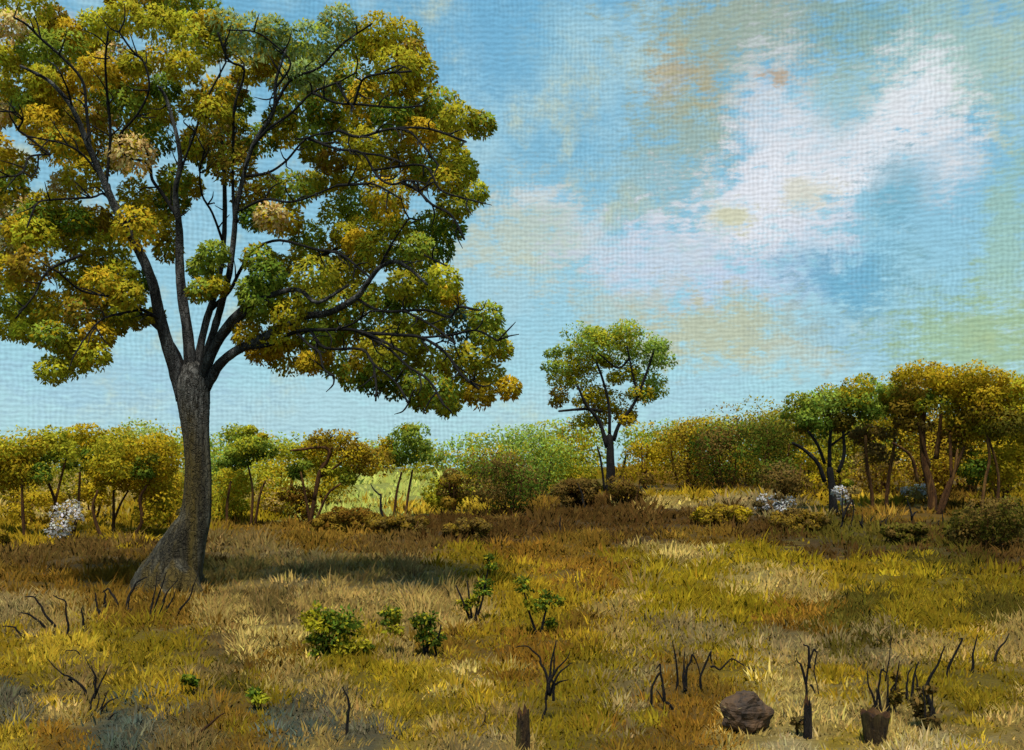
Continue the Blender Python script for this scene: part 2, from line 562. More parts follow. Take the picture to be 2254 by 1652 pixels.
# grass patches: centre on the photograph and colour of what grows there
PATCH = """
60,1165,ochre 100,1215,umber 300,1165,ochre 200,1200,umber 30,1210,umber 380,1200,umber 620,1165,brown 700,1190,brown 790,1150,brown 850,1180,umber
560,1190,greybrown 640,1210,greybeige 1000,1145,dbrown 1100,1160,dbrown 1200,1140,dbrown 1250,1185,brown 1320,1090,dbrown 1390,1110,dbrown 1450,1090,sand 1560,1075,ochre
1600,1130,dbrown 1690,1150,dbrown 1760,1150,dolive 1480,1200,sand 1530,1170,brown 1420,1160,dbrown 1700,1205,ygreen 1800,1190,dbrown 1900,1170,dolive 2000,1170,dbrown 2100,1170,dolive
2220,1150,dolive 2180,1210,dbrown 2090,1220,dolive
50,1265,brown 200,1265,rust 330,1240,brown 550,1245,beige 700,1260,greybeige 800,1240,beige 900,1260,greybeige 960,1280,beige 1040,1235,olive
1150,1210,rust 1180,1250,ochre 1280,1230,rust 1300,1270,rust 1390,1235,olive 1460,1260,ygreen 1550,1255,ygreen 1650,1275,sand 1760,1290,beige 1850,1260,ochre
1950,1260,ygreen 2080,1270,olive 2200,1270,olive
30,1330,greybeige 130,1340,beige 250,1320,brown 380,1340,brown 480,1340,beige 600,1320,greybrown 740,1310,beige 900,1325,beige 1000,1345,beige 820,1360,beige
1130,1310,ochre 1180,1360,olive 1260,1310,ochre 1270,1360,brown 1380,1310,beige 1440,1320,ygreen 1520,1310,ygreen 1580,1330,olive 1650,1320,ygreen
1720,1330,rust 1800,1350,rust 1890,1340,dolive 2020,1330,olive 2100,1340,olive 2180,1330,dolive
100,1415,yellow 30,1420,ochre 180,1400,gold 260,1400,olive 370,1400,olive 470,1420,greybrown 520,1400,umber 590,1390,sand 620,1445,brown 860,1410,beige 780,1400,olive
1000,1410,brown 1080,1400,ochre 1150,1400,rust 1300,1390,ochre 1390,1390,beige 1440,1380,ygreen 1480,1370,greybeige 1550,1380,greybeige 1620,1400,olive 1700,1410,greybeige
1780,1380,greybeige 1820,1410,greybeige 1870,1400,dolive 1960,1420,greybeige 2050,1410,beige 2130,1390,ochre 2210,1400,beige
60,1480,olive 180,1490,greybrown 250,1480,olive 340,1490,gold 400,1520,ochre 470,1470,greybrown 520,1470,dolive 570,1530,mgreen 640,1465,beige 740,1460,olive
800,1480,olive 870,1490,ygreen 960,1460,gold 1040,1470,sand 1090,1500,ochre 1150,1460,rust 1200,1500,olive 1270,1480,olive 1340,1480,olive 1400,1480,greybeige
1460,1500,rust 1550,1490,brown 1640,1470,ochre 1720,1480,sand 1780,1470,beige 1850,1480,ochre 1930,1490,greybrown 2000,1490,olive 2080,1490,olive 2200,1500,olive
30,1540,bluegrey 120,1550,beige 190,1540,ochre 290,1570,tealblue 360,1560,bluegrey 430,1560,greybrown 500,1560,brown 560,1560,olive 680,1560,bluegrey 640,1600,tealblue 770,1550,beige 850,1560,yellow
950,1560,olive 1050,1560,ochre 1120,1570,beige 1180,1560,olive 1300,1560,olive 1350,1560,greybeige 1420,1570,olive 1510,1570,rust 1560,1600,rust 1720,1570,sand 1790,1560,sand
1850,1560,sand 1990,1560,sand 2040,1580,beige 2110,1560,olive 2220,1570,beige
30,1610,gold 120,1620,rust 260,1620,tealblue 340,1615,bluegrey 420,1620,greybrown 500,1620,brown 600,1620,brown 700,1625,beige 800,1610,bluegrey 880,1630,gold
980,1620,beige 1060,1625,greybeige 1120,1640,beige 1240,1620,olive 1330,1630,rust 1420,1630,brown 1520,1635,rust 1640,1640,sand 1740,1630,white 1850,1620,gold 1990,1625,sand
2060,1640,white 2150,1620,gold 2230,1630,beige
-200,1300,brown -200,1420,olive -200,1560,ochre -300,1620,greybrown 2450,1300,olive 2450,1420,beige 2450,1560,ochre 2450,1200,dolive -200,1200,ochre
-700,1400,ochre -700,1560,olive 2950,1400,ochre 2950,1560,olive
120,1100,sand 360,1110,ochre 560,1110,ygreen 700,1090,gold 820,1080,palegreen 930,1070,palegreen 760,1110,palegreen 1010,1100,gold 1120,1090,brown 1230,1070,olive
1300,1050,olive 1500,1050,brown 1650,1060,brown 1650,1100,greybeige 1720,1095,greybeige 1900,1090,gold 1980,1110,brown 2110,1080,brown 2230,1080,ochre 1800,1090,ochre
"""
PT, PCOL = [], []
for tok in PATCH.split():
    a, b, c = tok.split(',')
    PT.append((float(a), float(b)))
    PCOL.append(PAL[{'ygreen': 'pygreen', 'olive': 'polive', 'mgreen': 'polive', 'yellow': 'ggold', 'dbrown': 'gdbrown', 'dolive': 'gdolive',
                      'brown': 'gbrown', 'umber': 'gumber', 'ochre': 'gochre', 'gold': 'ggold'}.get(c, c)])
PT, PCOL = np.array(PT), np.array(PCOL)
# the patches live on the ground: turn them into ground positions once (bearing and log distance)
PB = (PT[:, 0] * U - 512) / FPX
PD = np.log(np.maximum(EYE * FPX / np.maximum((PT[:, 1] + 16 - HOR) * U, 8.0), 4.0))


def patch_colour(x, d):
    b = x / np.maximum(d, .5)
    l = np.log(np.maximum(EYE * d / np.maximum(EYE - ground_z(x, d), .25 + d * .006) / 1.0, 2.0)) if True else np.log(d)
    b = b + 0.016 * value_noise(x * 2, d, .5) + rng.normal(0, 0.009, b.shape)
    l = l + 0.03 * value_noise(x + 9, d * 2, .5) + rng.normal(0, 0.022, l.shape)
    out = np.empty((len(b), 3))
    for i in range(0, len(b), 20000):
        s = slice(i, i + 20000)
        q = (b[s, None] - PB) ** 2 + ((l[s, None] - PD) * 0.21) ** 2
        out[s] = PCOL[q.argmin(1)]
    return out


def grid_ground():
    ds = np.concatenate([np.linspace(-12, 4, 14, endpoint=False), np.linspace(4, 34, 210, endpoint=False),
                         np.geomspace(34, 1500, 70)])
    ts = np.linspace(-1, 1, 181)
    V, C = [], []
    for d in ds:
        half = 14 + max(d, 0) * 0.95
        x = ts * half
        z = ground_z(x, np.full_like(x, d))
        V.append(np.stack([x, np.full_like(x, d), z], 1))
        C.append(patch_colour(x, np.full_like(x, max(d, 3.0))))
    V, C = np.concatenate(V), np.concatenate(C)
    n = len(ts)
    i = (np.arange(len(ds) - 1)[:, None] * n + np.arange(n - 1)).ravel()
    F = np.stack([i, i + 1, i + n + 1, i + n], 1)
    return V, F, C


V, F, C = grid_ground()
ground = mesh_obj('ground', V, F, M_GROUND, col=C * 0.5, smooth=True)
ground['kind'] = 'structure'
ground['label'] = 'dry savanna ground of ochre and brown earth'


def grass_blades(n, d0, d1, hgt, wid, power=1.0, spread=0.62, cscale=0.78, lean=0.55):
    # density falls with distance so the far meadow is not wasted on blades nobody sees
    u = rng.random(n)
    d = d0 * (d1 / d0) ** (u ** power)
    x = rng.uniform(-spread, spread, n) * d
    # blades gather in rounded tussocks
    k = max(1, n // 46)
    tx, td = x[:k].copy(), d[:k].copy()
    trad = (0.017 * td + 0.03) * rng.uniform(.6, 1.5, k)
    idx = rng.integers(0, k, n)
    near = rng.random(n) < 0.86
    rr, aa = np.sqrt(rng.random(n)), rng.uniform(0, 2 * math.pi, n)
    ox, od = np.cos(aa) * rr, np.sin(aa) * rr
    x = np.where(near, tx[idx] + ox * trad[idx], x)
    d = np.where(near, td[idx] + od * trad[idx], d)
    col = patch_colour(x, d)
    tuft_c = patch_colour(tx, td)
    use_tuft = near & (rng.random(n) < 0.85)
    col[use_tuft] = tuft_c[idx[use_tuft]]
    tuft_j = np.exp(rng.normal(0, 0.26, k))
    tuft_h = np.exp(rng.normal(0, 0.25, k))
    z = ground_z(x, d)
    h = hgt * np.exp(rng.normal(0, 0.2, n)) * (0.55 + d / (d0 + 6))
    h = np.where(near, h * tuft_h[idx] * (1.35 - .85 * rr ** 2), h * .6)
    wd = wid * d * rng.uniform(0.6, 1.4, n)
    out = np.stack([ox, od, np.zeros(n)], 1) * np.where(near, 1, .3)[:, None]
    lean_v = (out * .9 + rng.normal(0, .3, (n, 3)) * [1, 1, 0]) * (h * lean * 1.6)[:, None]
    f = rng.normal(0, 0.6, n)
    s = np.stack([np.cos(f), np.sin(f), np.zeros(n)], 1) * wd[:, None]
    p = np.stack([x, d, z - 0.02], 1)
    up = np.array([0, 0, 1.0])
    m = p + up * (h * .55)[:, None] + lean_v * .35
    t = p + up * h[:, None] + lean_v
    bn = out * .8 + np.array([0, -.25, .8]) + rng.normal(0, .12, (n, 3))
    bn /= np.linalg.norm(bn, axis=1)[:, None]
    s = s * np.where(s[:, :1] < 0, -1, 1)
    V = np.stack([p - s, p + s, m + s * .8, m - s * .8, t], 1).reshape(-1, 3)
    i = np.arange(n)[:, None] * 5
    F = np.concatenate([i + np.array([0, 1, 2]), i + np.array([0, 2, 3]), i + np.array([3, 2, 4])])
    cc = col * np.exp(rng.normal(0, 0.14, (n, 1))) * tuft_j[idx][:, None] * np.exp(rng.normal(0, 0.05, (n, 3))) * cscale
    return V, F, np.repeat(np.clip(cc, 0, .75), 5, 0), np.repeat(bn, 5, 0)


parts = [grass_blades(130000, 4.6, 14, 0.048, 0.0010, 0.9), grass_blades(95000, 11, 40, 0.075, 0.0010, 0.9),
         grass_blades(12000, 30, 75, 0.16, 0.0016, 1.0)]
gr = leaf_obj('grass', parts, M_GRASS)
tag(gr, 'dry meadow grass in ochre, olive, brown and grey patches', 'grass', kind='stuff')

# ------------------------------------------------------------------ the large tree
D0 = 14.26
PX = U / FPX * D0                       # metres for one photograph pixel at the tree
root = on_ground(398, 1300)
big = thing('large_tree', 'large spreading olive green tree with thick grey flared trunk', 'tree', root)
TR = [(362, 1325, 92), (372, 1286, 78), (390, 1240, 62), (411, 1186, 47), (431, 1136, 35), (437, 1050, 30),
      (434, 980, 29), (430, 930, 32), (427, 880, 37), (424, 840, 37), (423, 800, 18)]
pts = [P(x, y, D0) for x, y, r in TR]
pts[0].z = root.z - 0.25
tube_obj('trunk', pts, [r * PX * .93 for _, _, r in TR], M_TRUNK, big, sides=40, n=12, wob=0.008, ridge=0.05, seed=3)
for k, (x1, y1, dd, r0) in enumerate([(300, 1322, -.5, 34), (345, 1345, -1.0, 30), (455, 1320, -.7, 30), (480, 1290, .5, 26),
                                      (320, 1290, .5, 26)]):
    a = P(400, 1245, D0) + Vector((0, dd * .2, 0))
    e = P(x1, y1, D0 + dd)
    e.z = float(ground_z(e.x, e.y)) - 0.06
    mth = (a + e) * .5 + Vector((0, 0, -0.12))
    tube_obj('root', [a, mth, e], [r0 * PX, r0 * .72 * PX, r0 * .3 * PX], M_TRUNK, big, sides=12, n=6, wob=0.03, ridge=.06, seed=50 + k)

# limbs and twigs: photograph points, half width at both ends, depth offset of the tip (metres, minus = nearer)
LIMBS = [
    ([(405, 880), (385, 810), (366, 750), (350, 690), (335, 620), (300, 540), (260, 470), (225, 390), (190, 310), (160, 240), (110, 180), (45, 145)], 24, 3.5, -1.5),
    ([(420, 870), (416, 760), (405, 680), (396, 600), (395, 520), (392, 480), (386, 420), (397, 345), (370, 229), (350, 190)], 20, 3.5, -.9),
    ([(432, 860), (440, 770), (456, 700), (475, 640), (490, 560), (495, 460), (489, 317), (470, 240), (453, 179)], 14, 3.5, .5),
    ([(436, 850), (452, 790), (476, 710), (490, 660), (505, 600), (515, 520), (522, 450), (554, 326), (601, 248), (607, 179), (629, 110)], 14, 3.5, -1.0),
    ([(432, 860), (455, 800), (490, 730), (532, 682), (580, 656), (654, 637), (700, 666), (767, 627)], 17, 3.5, -1.3),
    ([(440, 875), (466, 830), (490, 795), (532, 766), (606, 730), (667, 698), (725, 688), (783, 656), (806, 627), (835, 589), (870, 576), (902, 592), (941, 627)], 18, 3.5, -1.5),
    ([(445, 850), (480, 760), (540, 690), (640, 600), (760, 540), (880, 500), (960, 470)], 11, 3, 1.6),
    ([(415, 850), (380, 760), (310, 690), (210, 640), (110, 600), (20, 560)], 12, 3, 1.4),
    ([(470, 690), (505, 640), (532, 589), (564, 547), (616, 529), (700, 550), (741, 556)], 9, 3.5, -1.2),
    ([(532, 766), (600, 757), (651, 730), (716, 726), (783, 727), (841, 750), (895, 780)], 9, 4, -1.7),
    ([(195, 320), (190, 240), (180, 175), (130, 120), (90, 85), (60, 55), (30, 38)], 6, 3.5, -1.6),
    ([(165, 245), (150, 200), (133, 160)], 4, 3, -1.5), ([(240, 415), (243, 300), (238, 230), (234, 180), (232, 130), (238, 70)], 6, 3.5, -1.4),
    ([(395, 480), (360, 430), (335, 395), (327, 360), (276, 342), (263, 300), (300, 255), (328, 199), (318, 140), (290, 110), (262, 70)], 7, 3, -1.3),
    ([(505, 500), (512, 390), (514, 300), (516, 235), (538, 155), (503, 132), (480, 72)], 6, 3.5, -1.3),
    ([(405, 400), (409, 345), (430, 290), (447, 235), (480, 170), (497, 138)], 5, 3, -1.1),
    ([(490, 540), (468, 470), (445, 430), (440, 380), (450, 330)], 5, 3, -.9),
    ([(554, 326), (587, 287), (642, 248), (687, 204), (742, 182), (783, 160)], 6, 3, -1.5),
    ([(590, 260), (637, 179), (703, 149), (753, 97), (819, 52)], 6, 3, -1.6), ([(607, 200), (640, 140), (600, 95), (560, 70), (500, 66)], 4, 2.6, -1.4),
    ([(742, 182), (775, 232), (797, 177), (836, 163), (905, 157)], 5, 3.5, -1.9), ([(687, 204), (740, 226), (790, 230), (877, 237), (930, 232)], 5, 3, -1.9),
    ([(540, 400), (590, 380), (631, 353), (676, 304), (747, 287)], 6, 3, -1.6), ([(747, 287), (791, 301), (863, 283), (946, 284), (1026, 312)], 5, 3.5, -1.9),
    ([(676, 304), (742, 328), (797, 337), (830, 387), (863, 406), (905, 398), (940, 444)], 5, 3.5, -2.0),
    ([(863, 283), (902, 290), (940, 331), (965, 364)], 4, 3, -2.0), ([(863, 340), (932, 364), (968, 417), (1029, 439)], 4, 3, -2.0),
    ([(797, 337), (850, 345), (890, 360)], 4, 3, -1.9), ([(520, 470), (582, 439), (648, 444), (742, 408)], 6, 3, -1.6),
    ([(742, 408), (789, 406), (825, 406), (885, 439)], 5, 3, -1.9), ([(885, 400), (918, 418), (951, 450), (993, 473), (1022, 527)], 5, 3.5, -2.0),
    ([(700, 550), (751, 560), (815, 611)], 5, 3.5, -1.7), ([(835, 530), (899, 531), (925, 556), (983, 585)], 5, 3, -1.9),
    ([(654, 730), (680, 759), (703, 776), (712, 811), (735, 827)], 5, 3, -1.9), ([(680, 735), (716, 766), (796, 769), (822, 801), (870, 840), (899, 888)], 6, 3.5, -2.1),
    ([(783, 727), (854, 766), (896, 805), (944, 837), (976, 891)], 5, 3.5, -2.1), ([(800, 730), (873, 737), (928, 743), (980, 776), (1015, 824), (1054, 856)], 6, 4, -2.1),
    ([(783, 656), (841, 685), (935, 682), (989, 698), (1009, 676), (1047, 682)], 5, 4, -2.0), ([(725, 726), (773, 714), (815, 685)], 4, 3, -1.9),
    ([(928, 743), (996, 737), (1047, 727), (1096, 750)], 4, 3, -2.1), ([(890, 700), (947, 714), (1002, 756)], 4, 3.5, -2.1), ([(822, 801), (828, 850), (827, 882)], 4, 3, -2.0),
    ([(110, 340), (60, 300), (40, 285), (50, 265), (35, 248), (0, 245)], 4, 3, -1.5), ([(250, 430), (200, 360), (150, 320), (60, 300)], 5, 3, -1.5),
    ([(130, 350), (105, 340), (65, 345), (55, 370), (40, 385), (0, 390)], 4, 3, -1.6), ([(290, 520), (235, 432), (200, 435), (110, 440), (80, 450), (60, 500)], 5, 3, -1.5),
    ([(350, 700), (330, 690), (250, 655), (180, 640), (130, 600)], 8, 3, -1.5), ([(180, 560), (105, 597), (75, 650), (35, 700)], 5, 3, -1.6),
    ([(300, 680), (230, 700), (190, 740), (160, 790)], 5, 2.5, -1.5), ([(835, 589), (860, 540), (900, 480)], 4, 2.5, -1.6),
]
nodes = [(424, 860, 0.0)]
for k, (pl, r0, r1, dy) in enumerate(LIMBS):
    x0, y0 = pl[0]
    if k < 8:
        yd0 = 0.0
    else:
        q = min(nodes, key=lambda t: (t[0] - x0) ** 2 + (t[1] - y0) ** 2)
        yd0 = q[2]
        if (q[0] - x0) ** 2 + (q[1] - y0) ** 2 < 3600:
            pl = [(q[0], q[1])] + pl[1:] if len(pl) > 2 else pl
    n = len(pl)
    ps, rs = [], []
    for i, (x, y) in enumerate(pl):
        t = i / (n - 1)
        off = yd0 + (dy - yd0) * t ** 1.3
        ps.append(P(x, y, D0 + off))
        rs.append((r0 + (r1 - r0) * t ** (.8 if k < 6 else .62)) * PX * (.72 if k < 8 else .62))
        nodes.append((x, y, off))
    # extra nodes between the traced points so that later twigs find their limb
    for i in range(n - 1):
        for u in (.25, .5, .75):
            nodes.append(tuple(np.array(nodes[-n + i]) * 0 + np.array((pl[i][0] + (pl[i + 1][0] - pl[i][0]) * u,
                         pl[i][1] + (pl[i + 1][1] - pl[i][1]) * u, yd0 + (dy - yd0) * ((i + u) / (n - 1)) ** 1.3))))
    br = tube_obj('branch', ps, rs, M_LIMB if k < 6 else M_BRANCH, big, sides=14 if k < 8 else 6, n=4, wob=0.05, seed=100 + k)

    # fine side twigs
    for i in range(1 if k >= 8 else n // 2, n - 1 if k < 8 else n):
        for _ in range(1 if k < 8 or rng.random() < .5 else 2):
            a = Vector(ps[i]) if rng.random() < .5 else (Vector(ps[i]) + Vector(ps[i - 1])) * .5
            v = (Vector(ps[i]) - Vector(ps[i - 1])).normalized()
            sd = Vector((rng.normal(0, 1), rng.normal(-.2, .5), rng.normal(.1, .9)))
            v = (v * .9 + sd.normalized()).normalized() * rng.uniform(22, 58) * PX
            mid = a + v * .5 + Vector((rng.normal(0, .03), rng.normal(0, .03), rng.normal(0, .03)))
            tube_obj('twig', [a, mid, a + v], [1.9 * PX, 1.5 * PX, .7 * PX], M_BRANCH, br, sides=5, n=3, wob=.08, seed=int(rng.integers(1, 9999)))

# crown: rounded leaf clumps (photograph position, radius, colour)
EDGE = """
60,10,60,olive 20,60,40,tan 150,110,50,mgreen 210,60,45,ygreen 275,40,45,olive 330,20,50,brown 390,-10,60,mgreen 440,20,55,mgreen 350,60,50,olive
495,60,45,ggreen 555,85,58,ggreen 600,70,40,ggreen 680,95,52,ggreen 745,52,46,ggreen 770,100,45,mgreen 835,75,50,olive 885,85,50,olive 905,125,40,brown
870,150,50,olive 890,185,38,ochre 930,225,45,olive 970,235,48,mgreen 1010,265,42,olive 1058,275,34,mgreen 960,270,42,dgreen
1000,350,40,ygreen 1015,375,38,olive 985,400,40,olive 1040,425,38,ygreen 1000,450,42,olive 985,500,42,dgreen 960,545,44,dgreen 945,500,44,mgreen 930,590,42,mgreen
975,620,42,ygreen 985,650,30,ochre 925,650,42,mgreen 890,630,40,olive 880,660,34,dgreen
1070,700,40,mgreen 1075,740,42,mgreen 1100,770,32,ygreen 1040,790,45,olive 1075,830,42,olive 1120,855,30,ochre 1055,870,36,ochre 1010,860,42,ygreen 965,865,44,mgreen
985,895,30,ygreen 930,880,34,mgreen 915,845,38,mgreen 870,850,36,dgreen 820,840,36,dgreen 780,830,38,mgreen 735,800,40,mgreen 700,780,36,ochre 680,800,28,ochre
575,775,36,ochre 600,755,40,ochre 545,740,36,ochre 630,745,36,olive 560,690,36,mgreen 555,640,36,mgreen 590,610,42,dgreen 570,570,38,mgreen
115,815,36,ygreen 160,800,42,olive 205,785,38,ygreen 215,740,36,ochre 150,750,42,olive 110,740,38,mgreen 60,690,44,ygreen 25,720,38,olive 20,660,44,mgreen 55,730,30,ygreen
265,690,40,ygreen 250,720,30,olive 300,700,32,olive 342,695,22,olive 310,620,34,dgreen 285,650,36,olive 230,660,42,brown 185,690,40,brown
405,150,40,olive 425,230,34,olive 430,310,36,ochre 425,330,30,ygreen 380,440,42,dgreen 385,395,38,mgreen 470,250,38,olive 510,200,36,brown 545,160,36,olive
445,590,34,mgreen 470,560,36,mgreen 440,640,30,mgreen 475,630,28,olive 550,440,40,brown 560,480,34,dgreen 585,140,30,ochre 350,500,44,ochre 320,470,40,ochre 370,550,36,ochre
"""
clumps = []
for tok in EDGE.split():
    a, b, c, dn = tok.split(',')
    clumps.append((float(a), float(b), float(c), dn, 0))
MASK = [(120, 230, 190, 210), (330, 110, 180, 140), (330, 330, 150, 170), (560, 210, 150, 140), (760, 210, 170, 140), (860, 380, 150, 140),
        (680, 400, 160, 130), (110, 520, 200, 140), (140, 660, 150, 120), (790, 560, 180, 100), (700, 620, 170, 90), (860, 740, 180, 100),
        (720, 740, 130, 70), (960, 800, 110, 80), (480, 330, 120, 100), (480, 170, 90, 120)]
GAPS = [(412, 225, 34, 30), (250, 430, 34, 45), (462, 400, 30, 40), (505, 470, 24, 26), (365, 615, 42, 60), (530, 640, 22, 40), (135, 620, 16, 26),
        (545, 125, 34, 28), (200, 30, 36, 22), (15, 90, 26, 26), (12, 300, 26, 40), (560, 195, 16, 16), (600, 340, 26, 20), (700, 455, 30, 20), (430, 520, 36, 50),
        (430, 700, 60, 60), (340, 430, 12, 20), (85, 395, 30, 24), (900, 690, 40, 14), (800, 690, 20, 14), (330, 95, 24, 24), (640, 530, 14, 20), (470, 130, 30, 20), (210, 440, 26, 20)]


def inside(x, y, E, k=1.0):
    return any(((x - a) / (c * k)) ** 2 + ((y - b) / (e * k)) ** 2 < 1 for a, b, c, e in E)


tries = 0
while len(clumps) < 292 and tries < 20000:
    tries += 1
    x, y = rng.uniform(-40, 1090), rng.uniform(-40, 880)
    if not inside(x, y, MASK, .97) or inside(x, y, GAPS, 1.35):
        continue
    if min((x - c[0]) ** 2 + (y - c[1]) ** 2 for c in clumps) < (30 if tries < 9000 else 22) ** 2:
        continue
    if y < 210 and 480 < x < 720:
        nm = rng.choice(['ggreen', 'mgreen', 'olive', 'dgreen'], p=[.5, .25, .15, .1])
    elif x < 330 and y < 480:
        nm = rng.choice(['olive', 'ochre', 'tan', 'mgreen', 'brown', 'ygreen'], p=[.3, .24, .18, .12, .08, .08])
    elif x < 330:
        nm = rng.choice(['olive', 'ochre', 'ygreen', 'dgreen', 'brown', 'tan'], p=[.32, .2, .18, .14, .1, .06])
    elif 300 < x < 520:
        nm = rng.choice(['ochre', 'olive', 'ygreen', 'brown', 'dgreen', 'tan'], p=[.3, .28, .14, .1, .1, .08])
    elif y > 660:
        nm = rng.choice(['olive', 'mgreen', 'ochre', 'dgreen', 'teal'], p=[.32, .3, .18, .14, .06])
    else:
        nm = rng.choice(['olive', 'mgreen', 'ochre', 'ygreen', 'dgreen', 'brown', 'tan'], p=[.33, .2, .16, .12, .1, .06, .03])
    clumps.append((x, y, rng.uniform(34, 52), nm, 1))
names = list(PAL)
for (x, y, r, nm, inner) in clumps:
    t = min(1.0, math.hypot((x - 520) / 620, (y - 420) / 480))
    back = 1.9 * (1 - .55 * t)
    off = rng.uniform(-.85, back + .3) if inner else rng.uniform(-1.1, 1.0) * (1 - .3 * t)
    p = P(x, y, D0 + off)
    m = r * PX
    c2 = PAL[rng.choice(['ochre', 'ygreen', 'mgreen', 'olive', 'gold'])]
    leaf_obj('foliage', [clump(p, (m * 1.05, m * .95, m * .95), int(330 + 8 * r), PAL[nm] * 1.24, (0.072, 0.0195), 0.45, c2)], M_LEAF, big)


# ------------------------------------------------------------------ other trees
def tree(label, D, stems, blobs, group=None, mat=M_STEM, leaf=None, dens=1.0, name='savanna_tree', cat='tree'):
    """stems: list of (points on the photograph, half width start, half width end, depth offset);
    blobs: (x, y, rx, ry, colour, second colour, depth offset)"""
    px = U / FPX * D
    bx, by = stems[0][0][0]
    base = P(bx, by, D)
    base.z = float(ground_z(base.x, D))
    t = thing(name, label, cat, base, group)
    shift = base.z - P(bx, by, D).z       # keep the foot on the ground
    for i, (pl, r0, r1, dy) in enumerate(stems):
        n = len(pl)
        ps = []
        for j, (x, y) in enumerate(pl):
            q = P(x, y, D + dy * (j / (n - 1)))
            if j == 0 and abs(y - by) < 40:
                q.z = float(ground_z(q.x, q.y)) - 0.08
            ps.append(q)
        tube_obj('trunk' if i == 0 else 'branch', ps, [(r0 + (r1 - r0) * j / (n - 1)) * px for j in range(n)], mat, t,
                 sides=7, n=4, wob=0.06, seed=abs(int(bx)) + i)
    if leaf is None:
        leaf = (4.4 * px + .04, 1.6 * px + .012)
    cl = []
    for (x, y, rx, ry, ca, cb, dy) in blobs:
        area = rx * ry
        k = max(3, int(area / 260))
        for _ in range(k):
            a, rr = rng.uniform(0, 2 * math.pi), math.sqrt(rng.random()) * .70
            cx, cy = x + rx * rr * math.cos(a), y + ry * rr * math.sin(a)
            ang = rng.uniform(-1, 1) * .8 * rx * px
            q = P(cx, cy, D + dy + ang)
            sz = min(rx, ry) * rng.uniform(.55, .8) * px
            cl.append(clump(q, (sz * 1.2, sz, sz * .85), int(dens * 190), PAL[ca] if rng.random() < .7 else PAL[cb], leaf, .35, PAL[cb]))
    leaf_obj('crown', cl, M_LEAF, t)
    return t


G_L = 'thin-stemmed trees of the treeline'
# the lone tree on the rise
tree('lone round-crowned tree with forked dark trunk standing on the rise', 45,
     [([(1343, 1078), (1344, 1020), (1342, 960)], 11, 8, 0),
      ([(1336, 985), (1320, 930), (1290, 890), (1272, 850)], 5, 2.6, -.6), ([(1350, 970), (1365, 930), (1395, 890), (1420, 830), (1440, 770)], 5, 2.2, -.6),
      ([(1405, 875), (1392, 820), (1380, 760)], 2.8, 1.8, -.5), ([(1342, 960), (1340, 890), (1325, 830), (1310, 790)], 4, 2, -.6),
      ([(1332, 1050), (1322, 1010), (1315, 985)], 2.8, 1.8, -.3), ([(1352, 1060), (1372, 1030), (1378, 1000)], 2.8, 1.8, -.3),
      ([(1385, 790), (1360, 810), (1320, 780)], 2.8, 1.8, -.6), ([(1325, 905), (1290, 900), (1230, 905)], 4, 2.5, -.4)],
     [(1290, 760, 62, 44, 'lgreen', 'ygreen', .2), (1375, 755, 62, 46, 'lgreen', 'ygreen', .3), (1225, 790, 32, 40, 'mgreen', 'lgreen', .1),
      (1250, 830, 44, 40, 'gold', 'ygreen', .4), (1440, 785, 38, 50, 'lgreen', 'mgreen', 0), (1340, 800, 50, 24, 'yellow', 'ygreen', .5),
      (1290, 870, 50, 34, 'yellow', 'gold', .5), (1380, 830, 50, 30, 'yellow', 'ygreen', .4), (1300, 920, 36, 36, 'gold', 'olive', .5),
      (1350, 900, 50, 34, 'gold', 'ygreen', .6), (1410, 880, 36, 34, 'lgreen', 'gold', .4), (1235, 880, 30, 26, 'brown', 'gold', .2),
      (1390, 920, 44, 26, 'ygreen', 'gold', .3), (1335, 745, 60, 30, 'ygreen', 'lgreen', .5), (1430, 840, 34, 40, 'ygreen', 'lgreen', .4), (1270, 800, 50, 40, 'ygreen', 'yellow', .5)], mat=M_BRANCH, dens=1.1)

# the treeline to the left of the large trunk
tree('leftmost treeline tree, low ochre and green crown on a straight dark stem', 26, [([(55, 1190), (50, 1130), (48, 1060)], 4, 3, 0)],
     [(40, 1000, 70, 50, 'ygreen', 'ochre', .3), (30, 1060, 50, 50, 'olive', 'ochre', .4), (80, 1040, 34, 24, 'dgreen', 'olive', -.2), (0, 1040, 50, 60, 'gold', 'ochre', .5)], G_L)
tree('second treeline tree from the left edge, bent brown stem before the white rock', 26.5, [([(108, 1212), (112, 1160), (122, 1110), (105, 1060)], 4, 3, 0), ([(120, 1110), (135, 1050), (145, 1010)], 3, 2, .2)],
     [(125, 980, 66, 42, 'ygreen', 'olive', .3), (100, 1020, 50, 24, 'dgreen', 'mgreen', 0)], G_L)
tree('third treeline tree from the left edge, slender straight stem beside the white rock', 27.5, [([(160, 1186), (172, 1120), (176, 1040)], 4, 2.5, 0)],
     [(195, 975, 66, 40, 'ygreen', 'gold', .3), (190, 1015, 60, 28, 'mgreen', 'dgreen', .1)], G_L)
tree('crooked dark-stemmed tree with yellow crown in the left treeline', 25.5, [([(238, 1224), (222, 1180), (204, 1120), (215, 1080)], 4.5, 2.5, 0)],
     [(240, 1020, 50, 44, 'olive', 'gold', .2), (215, 1060, 32, 26, 'gold', 'ochre', .3)], G_L)
tree('twin-stemmed tree with dark green patches in the left treeline', 26.5, [([(248, 1198), (250, 1140), (250, 1080)], 4, 2.5, 0), ([(249, 1150), (265, 1110), (282, 1080)], 3, 2, .1)],
     [(265, 990, 60, 48, 'ygreen', 'olive', .4), (270, 1050, 40, 36, 'gold', 'ochre', .5), (245, 1045, 26, 30, 'dgreen', 'mgreen', -.1)], G_L)
